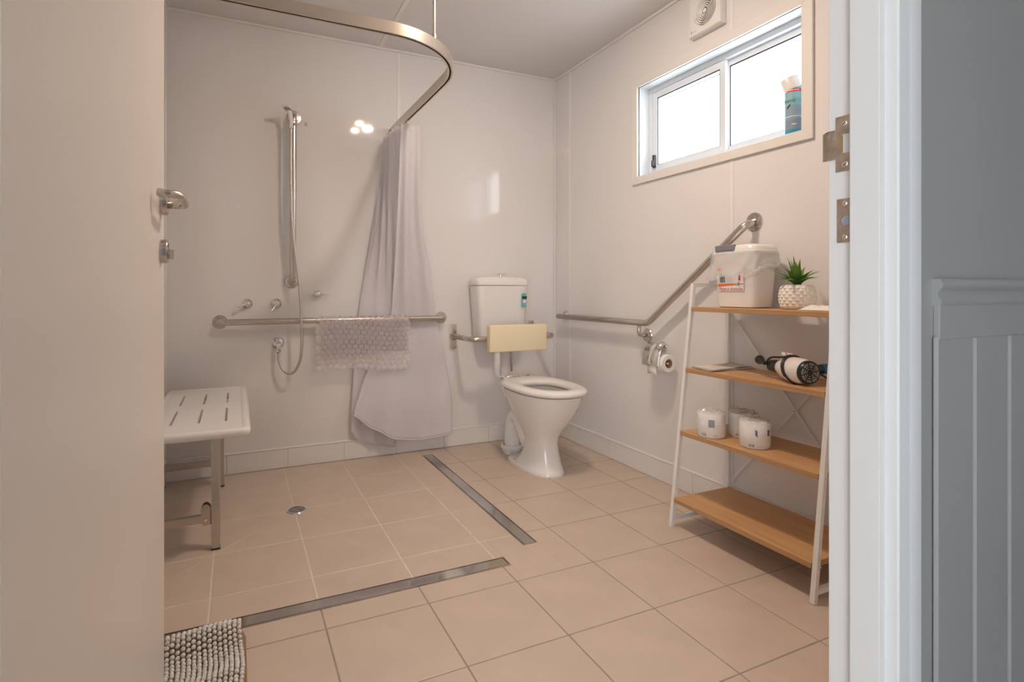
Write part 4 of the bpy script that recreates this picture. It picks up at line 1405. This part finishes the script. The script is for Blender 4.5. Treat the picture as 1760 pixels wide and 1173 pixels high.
slab(bm, [(fxn - .0046, ly0 + .0125, lz0 + .0215), (fxn - .0046, ly0 + .0275, lz0 + .0215), (fxn - .0050, ly0 + .020, lz0 + .0365)], (-1, 0, 0), .0002)
obj('green_triangle', bm, M['green'], tri)
bm = bmesh.new()
slab(bm, [(fxn - .0054, ly0 + .017, lz0 + .024), (fxn - .0054, ly0 + .023, lz0 + .025), (fxn - .0054, ly0 + .0215, lz0 + .029), (fxn - .0054, ly0 + .018, lz0 + .028)], (-1, 0, 0), .0002)
obj('gold_mark', bm, M['gold'], tri)
bm = bmesh.new()
slab(bm, [(fxn - .0042, ly0 + .012, lz0 + .040), (fxn - .0042, ly0 + .022, lz0 + .040), (fxn - .0050, ly0 + .019, lz0 + .060), (fxn - .0050, ly0 + .013, lz0 + .062)], (-1, 0, 0), .0002)
obj('red_picture', bm, M['red'], lbl)
bm = bmesh.new()
slab(bm, [(fxn - .0044, ly1 - .002, lz0 + .060), (fxn - .0044, ly1 - .040, lz0 + .060), (fxn - .0046, ly1 - .038, lz0 + .065), (fxn - .0046, ly1 - .004, lz0 + .064)], (-1, 0, 0), .0002)
obj('picture_strip', bm, M['card'], lbl)
mt = frame_m((fxn - .0016, (ly0 + ly1) / 2, lz0 + .0025), (0, -1, 0), (-.045, 0, 1))
obj('lettering', text_bm('Made in Australia', .0158, mt), M['red'], lbl)
bm = bmesh.new()
slab(bm, [(fxn - .014, ly1 - .004, lz0 + .086), (fxn - .014, ly1 - .016, lz0 + .080), (fxn - .014, ly1 - .028, lz0 + .086), (fxn - .014, ly1 - .016, lz0 + .092)], (-1, 0, 0), .0003)
obj('red_diamond', bm, mat('faded_red', (.70, .30, .27), .6), lbl)

# ------------------------------------------------------------------ potted succulent
pcx, pcy = 1.845, 1.309
pt = thing('potted_succulent', (pcx, pcy, zt), 'small spiky green succulent in a white diamond patterned pot', 'potted plant')
# faceted pot: diamonds raised to a point
bm = bmesh.new()
NA, NZ = 15, 4
def potr(t_):
    return .046 + .0155 * math.sin(math.pi * (0.10 + .80 * t_)) ** .75 - .004
hpot = .088
nodes = {}
for j in range(NZ * 2 + 1):
    t_ = j / (NZ * 2)
    for k in range(NA * 2):
        a = 2 * math.pi * k / (NA * 2)
        nodes[j, k] = (t_, a)
vc = {}
def pv(j, k):
    k = k % (NA * 2)
    if (j, k) not in vc:
        t_, a = nodes[j, k]
        # corners of the diamonds are the grooves; centres stand proud
        r = potr(t_) + (.0046 if ((j + k) % 2 == 1) else -.0004)
        vc[j, k] = bm.verts.new((pcx + r * math.cos(a), pcy + r * math.sin(a), zt + .001 + hpot * t_))
    return vc[j, k]
for j in range(1, NZ * 2):
    for k in range(NA * 2):
        if (j + k) % 2 == 1 and j > 0 and j < NZ * 2:
            c = pv(j, k)
            l, r_, u_, d_ = pv(j, k - 1), pv(j, k + 1), pv(j + 1, k), pv(j - 1, k)
            for tri_ in ((c, l, u_), (c, u_, r_), (c, r_, d_), (c, d_, l)):
                try:
                    bm.faces.new(tri_)
                except ValueError:
                    pass
obj('pot_relief', bm, M['pot'], pt)
bm = bmesh.new()
lathe(bm, (pcx, pcy, zt), (0, 0, 1), [(0, 0), (.043, 0), (potr(.08) - .001, .008)] + [(potr(t_ / 10) - .0005, hpot * t_ / 10) for t_ in range(1, 10)] + [(.0455, hpot - .001), (.0455, hpot + .001), (.040, hpot + .001), (.040, hpot - .012), (0, hpot - .012)], n=40, caps=False)
obj('pot_wall', bm, M['pot'], pt, auto=40)
obj('stem', nl((pcx, pcy, zt + hpot - .012), (0, 0, 1), [(.012, 0), (.014, .012), (.012, .022), (.006, .028), (0, .03)], n=12), M['soil'], pt)
rl = random.Random(11)
for k in range(24):
    ring_i = k // 9
    a = math.radians(40 * (k % 9) + ring_i * 17 + rl.uniform(-8, 8))
    tilt = math.radians((62, 42, 16)[min(ring_i, 2)] + rl.uniform(-8, 8))
    ln_ = (.082, .094, .098)[min(ring_i, 2)] * rl.uniform(.85, 1.1)
    out = Vector((math.cos(a), math.sin(a), 0))
    side = Vector((-math.sin(a), math.cos(a), 0))
    base = Vector((pcx, pcy, zt + hpot + .004)) + out * .006
    bm = bmesh.new()
    R = []
    for i in range(7):
        s_ = i / 6
        tl = tilt * (.75 + .45 * s_)
        d_ = out * math.sin(tl) + Vector((0, 0, 1)) * math.cos(tl)
        p = base + d_ * ln_ * s_
        w = .0096 * (1 - s_ ** 2.2) * (.75 + .5 * math.sin(math.pi * min(1, s_ + .25))) + .0003
        nn = d_.cross(side)
        R.append([p + side * w, p + nn * w * .42, p - side * w, p - nn * w * .12])
    loft(bm, R)
    obj('leaf', bm, M['leaf'], pt, auto=60)

# ------------------------------------------------------------------ small cloth on the top board
bm = bmesh.new()
N1 = 22
G = []
for j in range(N1 + 1):
    row_ = []
    for i in range(N1 + 1):
        u, v = i / N1, j / N1
        x = 1.765 + .12 * u
        y = 1.125 + .125 * v
        e = min(u, 1 - u, v, 1 - v)
        hgt = .003 + min(1, e * 6) * (.006 + .010 * (mnoise.noise(Vector((u * 5, v * 5, 1.3))) + .5))
        row_.append(bm.verts.new((x + .008 * mnoise.noise(Vector((v * 4, 2, u))), y + .008 * mnoise.noise(Vector((u * 4, 7, v))), ZS[3] + hgt)))
    G.append(row_)
for j in range(N1):
    for i in range(N1):
        bm.faces.new((G[j][i], G[j][i + 1], G[j + 1][i + 1], G[j + 1][i]))
fcl = obj('folded_cloth', bm, mat('white_cloth', (.84, .79, .73), .9), smooth=True)
tag(fcl, 'small crumpled white cloth at the right end of the top board', 'cloth')
fcl.modifiers.new('cloth_thickness', 'SOLIDIFY').thickness = -.002

# ------------------------------------------------------------------ folded paper on the second board
z3 = ZS[2]
np_ = thing('folded_newspaper', (1.83, 1.63, z3), 'folded sheets of paper lying beside the hair dryer', 'paper')
for k in range(3):
    bm = bmesh.new()
    c4 = [(1.722, 1.690), (1.705 + .004 * k, 1.572 - .006 * k), (1.945, 1.560 + .012 * k), (1.945, 1.690)]
    nq = 10
    G = []
    for j in range(nq + 1):
        r_ = []
        for i in range(nq + 1):
            u, v = i / nq, j / nq
            p = (Vector(c4[0]) * (1 - u) + Vector(c4[3]) * u) * (1 - v) + (Vector(c4[1]) * (1 - u) + Vector(c4[2]) * u) * v
            z = z3 + .0012 + k * .0026 + .0022 * (1 + mnoise.noise(Vector((u * 3, v * 3, k * 2.2)))) + (.004 * max(0, v - .7) if k == 2 else 0)
            r_.append(bm.verts.new((p.x + .003 * mnoise.noise(Vector((v * 5, k, 0))), p.y + .002 * mnoise.noise(Vector((u * 6, k, 4))), z)))
        G.append(r_)
    for j in range(nq):
        for i in range(nq):
            bm.faces.new((G[j][i], G[j][i + 1], G[j + 1][i + 1], G[j + 1][i]))
    s_ = obj('sheet', bm, M['news'], np_, smooth=True)
    s_.modifiers.new('paper_thickness', 'SOLIDIFY').thickness = .0008

# ------------------------------------------------------------------ hair dryer
hd = thing('hair_dryer', (1.775, 1.29, z3), 'white hair dryer with black rear grille and wrapped black cord', 'hair dryer')
A = Vector((1.748, 1.196, z3 + .0465))
Bv = Vector((1.800, 1.372, z3 + .0455))
ax = (Bv - A).normalized()
obj('barrel', nl(A, ax, [(.036, .004), (.0395, .010), (.0435, .030), (.0450, .055), (.0435, .080), (.0385, .105), (.0315, .125), (.0265, .137), (.0245, .141), (0, .141)], n=40), M['dryer'], hd, auto=45)
obj('nozzle', nl(A, ax, [(.0248, .138), (.0255, .143), (.0235, .165), (.0215, .190), (.0195, .190), (.0195, .165), (0, .165)], n=32), M['black'], hd, auto=40)
gr = obj('rear_grille', nl(A, -ax, [(.0398, -.012), (.0395, -.002), (.0365, .003), (.0335, .003), (.032, -.001), (0, -.001)], n=40), M['black'], hd, auto=40)
u = ax.cross(Vector((0, 0, 1))).normalized()
w = u.cross(ax).normalized()
gm = mat('grille_grey', (.62, .59, .58), .4)
for r in (.013, .0195, .026, .031):
    bm = bmesh.new()
    pts = [A - ax * .0022 + (u * math.cos(2 * math.pi * k / 36) + w * math.sin(2 * math.pi * k / 36)) * r for k in range(36)]
    tube(bm, pts, .0011, 6, closed=True)
    obj('grille_ring', bm, gm, gr)
for k in range(8):
    a = math.radians(45 * k + 12)
    d_ = u * math.cos(a) + w * math.sin(a)
    obj('grille_spoke', nt_([A - ax * .003 + d_ * .008, A - ax * .003 + d_ * .0325], .0021, 6), M['black'], gr)
obj('grille_hub', nl(A - ax * .001, -ax, [(.010, 0), (.0095, .003), (0, .0035)], n=20), M['black'], gr)
hdir = Vector((.93, -.36, .05)).normalized()
hb_ = A + ax * .055 + hdir * .035
obj('handle', nt_([hb_, hb_ + hdir * .03, hb_ + hdir * .075, hb_ + hdir * .095], [.018, .0165, .0155, .012], 18), M['black'], hd, smooth=True)
obj('handle_tag', nl(hb_ + hdir * .05, hdir, [(.0172, 0), (.0172, .02)], n=20), M['blue'], hd)
cord = []
for k in range(64):
    a = 2 * math.pi * k / 40
    c = A + ax * (.062 + .020 * math.sin(a) + .010 * k / 64)
    cord.append(c + (u * math.cos(a) + w * math.sin(a)) * .0480)
obj('cord', nt_(cord, .0034, 10), M['black'], hd, smooth=True)
e0 = A + u * (-.05 if (A + u * .05).x < A.x else .05)
lp_ = smoothpath([A + ax * .03 + u * .047 * (1 if u.x > 0 else -1), (1.822, 1.196, z3 + .030), (1.838, 1.168, z3 + .008), (1.850, 1.176, z3 + .024), (1.856, 1.20, z3 + .055), (1.842, 1.225, z3 + .062)], 8)
obj('cord', nt_(lp_, .0034, 10), M['black'], hd, smooth=True)
pg = Vector((1.790, 1.415, z3 + .060))
pd = Vector((.05, .95, -.10)).normalized()
pl = obj('plug', nl(pg, Vector((.45, .85, .2)), [(.006, -.035), (.0075, -.012), (.0165, .004), (.0165, .013), (.012, .016), (0, .016)], n=18), M['black'], hd, auto=40)
obj('cord', nt_(smoothpath([A + ax * .075 + w * .048, (1.785, 1.33, z3 + .082), (1.786, 1.37, z3 + .076), pg - Vector((.45, .85, .2)).normalized() * .034], 8), .0036, 10), M['black'], hd, smooth=True)
for k in (-1, 1):
    q = pg + Vector((.45, .85, .2)).normalized() * .016 + Vector((0, 0, 1)) * .006 * k
    obj('plug_pin', nt_([q, q + Vector((.45, .85, .2)).normalized() * .014], .0017, 6), M['chrome'], pl)
tg0 = A + ax * .082 + w * .0435
tgm = frame_m(tg0, ax, w)
bm = bmesh.new()
slab(bm, [tg0, tg0 + ax * .055, tg0 + ax * .055 + w * .012, tg0 + w * .012], u, .0006)
tgo = obj('care_tag', bm, M['white'], hd)
bm = bmesh.new()
slab(bm, [tg0 + ax * .024 + w * .001, tg0 + ax * .029 + w * .001, tg0 + ax * .034 + w * .011, tg0 + ax * .029 + w * .011], -ax.cross(w) * 1.0, .0007)
slab(bm, [tg0 + ax * .024 + w * .001, tg0 + ax * .029 + w * .001, tg0 + ax * .034 + w * .011, tg0 + ax * .029 + w * .011], ax.cross(w) * 1.0, .0013)
obj('red_stroke', bm, M['red'], tgo)

# ------------------------------------------------------------------ wrapped toilet rolls on the third board
z2 = ZS[1] + .0004
def wrapped_roll(cx2, cy2, label, face_deg, seed, first_print=True):
    r, hgt = .0525, .098
    o = thing('wrapped_toilet_roll', (cx2, cy2, z2), label, 'toilet roll', 'wrapped toilet rolls on the third board')
    bm = bmesh.new()
    lathe(bm, (cx2, cy2, z2), (0, 0, 1), [(0, 0), (r - .004, 0), (r, .004), (r + .0008, .05), (r, hgt - .005), (r - .005, hgt), (.024, hgt - .001), (.022, hgt - .006), (.021, hgt - .03), (0, hgt - .03)], n=44, caps=False)
    obj('roll', bm, M['wrap'], o, auto=50)
    # crinkled film gathered over the top
    bm = bmesh.new()
    rgs = []
    for j in range(7):
        t_ = j / 6
        rr_ = (r + .0012) * (1 - .86 * t_)
        row_ = []
        for k in range(40):
            a = 2 * math.pi * k / 40
            n_ = mnoise.noise(Vector((math.cos(a) * 2.2 + seed, math.sin(a) * 2.2, t_ * 3)))
            z = z2 + hgt - .004 + .007 * min(1, t_ * 4) + .011 * abs(n_) * math.sin(math.pi * min(1, t_ + .12))
            row_.append(Vector((cx2 + math.cos(a) * rr_, cy2 + math.sin(a) * rr_, z)))
        rgs.append(row_)
    loft(bm, rgs, False, True)
    obj('film_top', bm, M['wrapfilm'], o)
    def patch(nm, a0, a1, z0, z1, m, sl=0.0):
        bm = bmesh.new()
        n_ = 8
        A_ = []
        for k in range(n_ + 1):
            a = math.radians(face_deg + a0 + (a1 - a0) * k / n_)
            A_.append([bm.verts.new((cx2 + (r + .0014) * math.cos(a), cy2 + (r + .0014) * math.sin(a), z2 + z + sl * k / n_)) for z in (z0, z1)])
        for p, q in zip(A_, A_[1:]):
            bm.faces.new((p[0], q[0], q[1], p[1]))
        obj(nm, bm, m, o)
    if first_print:
        bm = bmesh.new()
        for k in range(9):
            for i in range(6):
                a = [math.radians(face_deg + 8 - (24) * (i + e) / 6) for e in (0, 1)]
                z = z2 + .045 + k * .0033
                bm.faces.new([bm.verts.new((cx2 + (r + .0014) * math.cos(q), cy2 + (r + .0014) * math.sin(q), zz)) for q, zz in ((a[0], z), (a[1], z), (a[1], z + .0021), (a[0], z + .0021))])
        obj('barcode', bm, M['print'], o)
    else:
        patch('bar_print', -2, 6, .052, .074, M['print'], -.006)
        patch('barcode', 46, 58, .050, .072, M['print'])
    patch('logo_patch', -42 if first_print else -24, -26 if first_print else -6, .010, .018, M['print'])
    patch('logo_lettering', -38 if first_print else -20, -30 if first_print else -10, .0125, .0155, M['white'])
    patch('small_print', 4, 20, .009, .016, M['leafline'])
    # pale leaf outlines
    rr2 = random.Random(seed)
    for q in range(7):
        a0 = -75 + q * 24 + rr2.uniform(-5, 5)
        zc = rr2.uniform(.03, .075)
        ang = rr2.uniform(-.8, .8)
        pts = []
        for k in range(17):
            tt = 2 * math.pi * k / 16
            lx = .015 * math.cos(tt)
            ly = .006 * math.sin(tt) * (1 - .35 * math.cos(tt))
            da = (lx * math.cos(ang) - ly * math.sin(ang)) / r
            dz = lx * math.sin(ang) + ly * math.cos(ang)
            a = math.radians(face_deg + a0) + da
            pts.append((cx2 + (r + .0007) * math.cos(a), cy2 + (r + .0007) * math.sin(a), z2 + zc + dz))
        obj('leaf_print', nt_(pts[:-1], .00055, 4, closed=True), M['leafline'], o)
    return o
wrapped_roll(1.722, 1.585, 'wrapped toilet roll with a square barcode, leftmost on its board', 228, 2)
wrapped_roll(1.835, 1.530, 'wrapped toilet roll standing behind the other two', 215, 5, False)
wrapped_roll(1.755, 1.412, 'wrapped toilet roll nearest the front edge, rightmost of three', 222, 9, False)

# ------------------------------------------------------------------ chenille bath mat half hidden by the door
def mat_h(x, y):
    """surface height of the rumpled mat"""
    ridge = 1.665 + .10 * x
    d_ = (y - ridge) / .045
    return .006 + .034 * math.exp(-d_ * d_) * (1 - .35 * max(0, min(1, (x + .05) / .08))) + .010 * math.exp(-((y - 1.50 - .35 * x) / .03) ** 2)
def mat_edge(x):
    """far edge of the mat for a given x"""
    t_ = max(0, min(1, (x + .22) / .17))
    yy = 1.655 + .085 * (t_ * t_ * (3 - 2 * t_))
    k = max(0, (x + .035) / .060)
    return yy - .10 * (1 - math.sqrt(max(0, 1 - min(1, k) ** 2)))
bm = bmesh.new()
nx, ny = 34, 44
G = []
for j in range(ny + 1):
    r_ = []
    for i in range(nx + 1):
        x = -.315 + (.024 + .315) * i / nx
        y = 1.02 + (mat_edge(x) - 1.02) * j / ny
        e = min(1, min((nx - i) / 3, (ny - j) / 3, j / 3))
        r_.append(bm.verts.new((x, y, .0012 + (mat_h(x, y) - .002) * e)))
    G.append(r_)
for j in range(ny):
    for i in range(nx):
        bm.faces.new((G[j][i], G[j][i + 1], G[j + 1][i + 1], G[j + 1][i]))
mt_ = obj('bath_mat', bm, M['matback'], smooth=True)
tag(mt_, 'rumpled light grey chenille bath mat half hidden by the door', 'bath mat')
bm = bmesh.new()
ico = bmesh.new()
bmesh.ops.create_icosphere(ico, subdivisions=2, radius=1)
iv = [v.co.copy() for v in ico.verts]
ifc = [[v.index for v in f.verts] for f in ico.faces]
ico.free()
rm = random.Random(21)
verts, faces = [], []
xi = 0
x = -.312
while x < .022:
    y = 1.03 + (.005 if xi % 2 else 0)
    ye = mat_edge(x) + .002
    while y < ye:
        px_ = x + .004 * math.sin(y * 21 + 1) + rm.uniform(-.0008, .0008)
        py_ = y + rm.uniform(-.0012, .0012)
        z = mat_h(px_, py_)
        ed = min(1, (.024 - px_) / .016, (ye - py_) / .016)
        z = .004 + (z - .002) * max(0, ed)
        rr_ = rm.uniform(.0054, .0061)
        hz_ = rm.uniform(.0056, .0068)
        b0 = len(verts)
        lean = rm.uniform(-.25, .25)
        for v in iv:
            verts.append((px_ + v.x * rr_ + lean * v.z * .003, py_ + v.y * rr_ * 1.05, z + .0058 + v.z * hz_))
        faces += [[b0 + i for i in f] for f in ifc]
        y += .0132
    x += .0124
    xi += 1
me = bpy.data.meshes.new('chenille_loops')
off = wloc(mt_)
me.from_pydata([(a - off.x, b - off.y, c - off.z) for a, b, c in verts], [], faces)
for p in me.polygons:
    p.use_smooth = True
me.materials.append(M['nub'])
nb = bpy.data.objects.new('chenille_loops', me)
COL.objects.link(nb)
nb.parent = mt_
nb['kind'] = 'stuff'
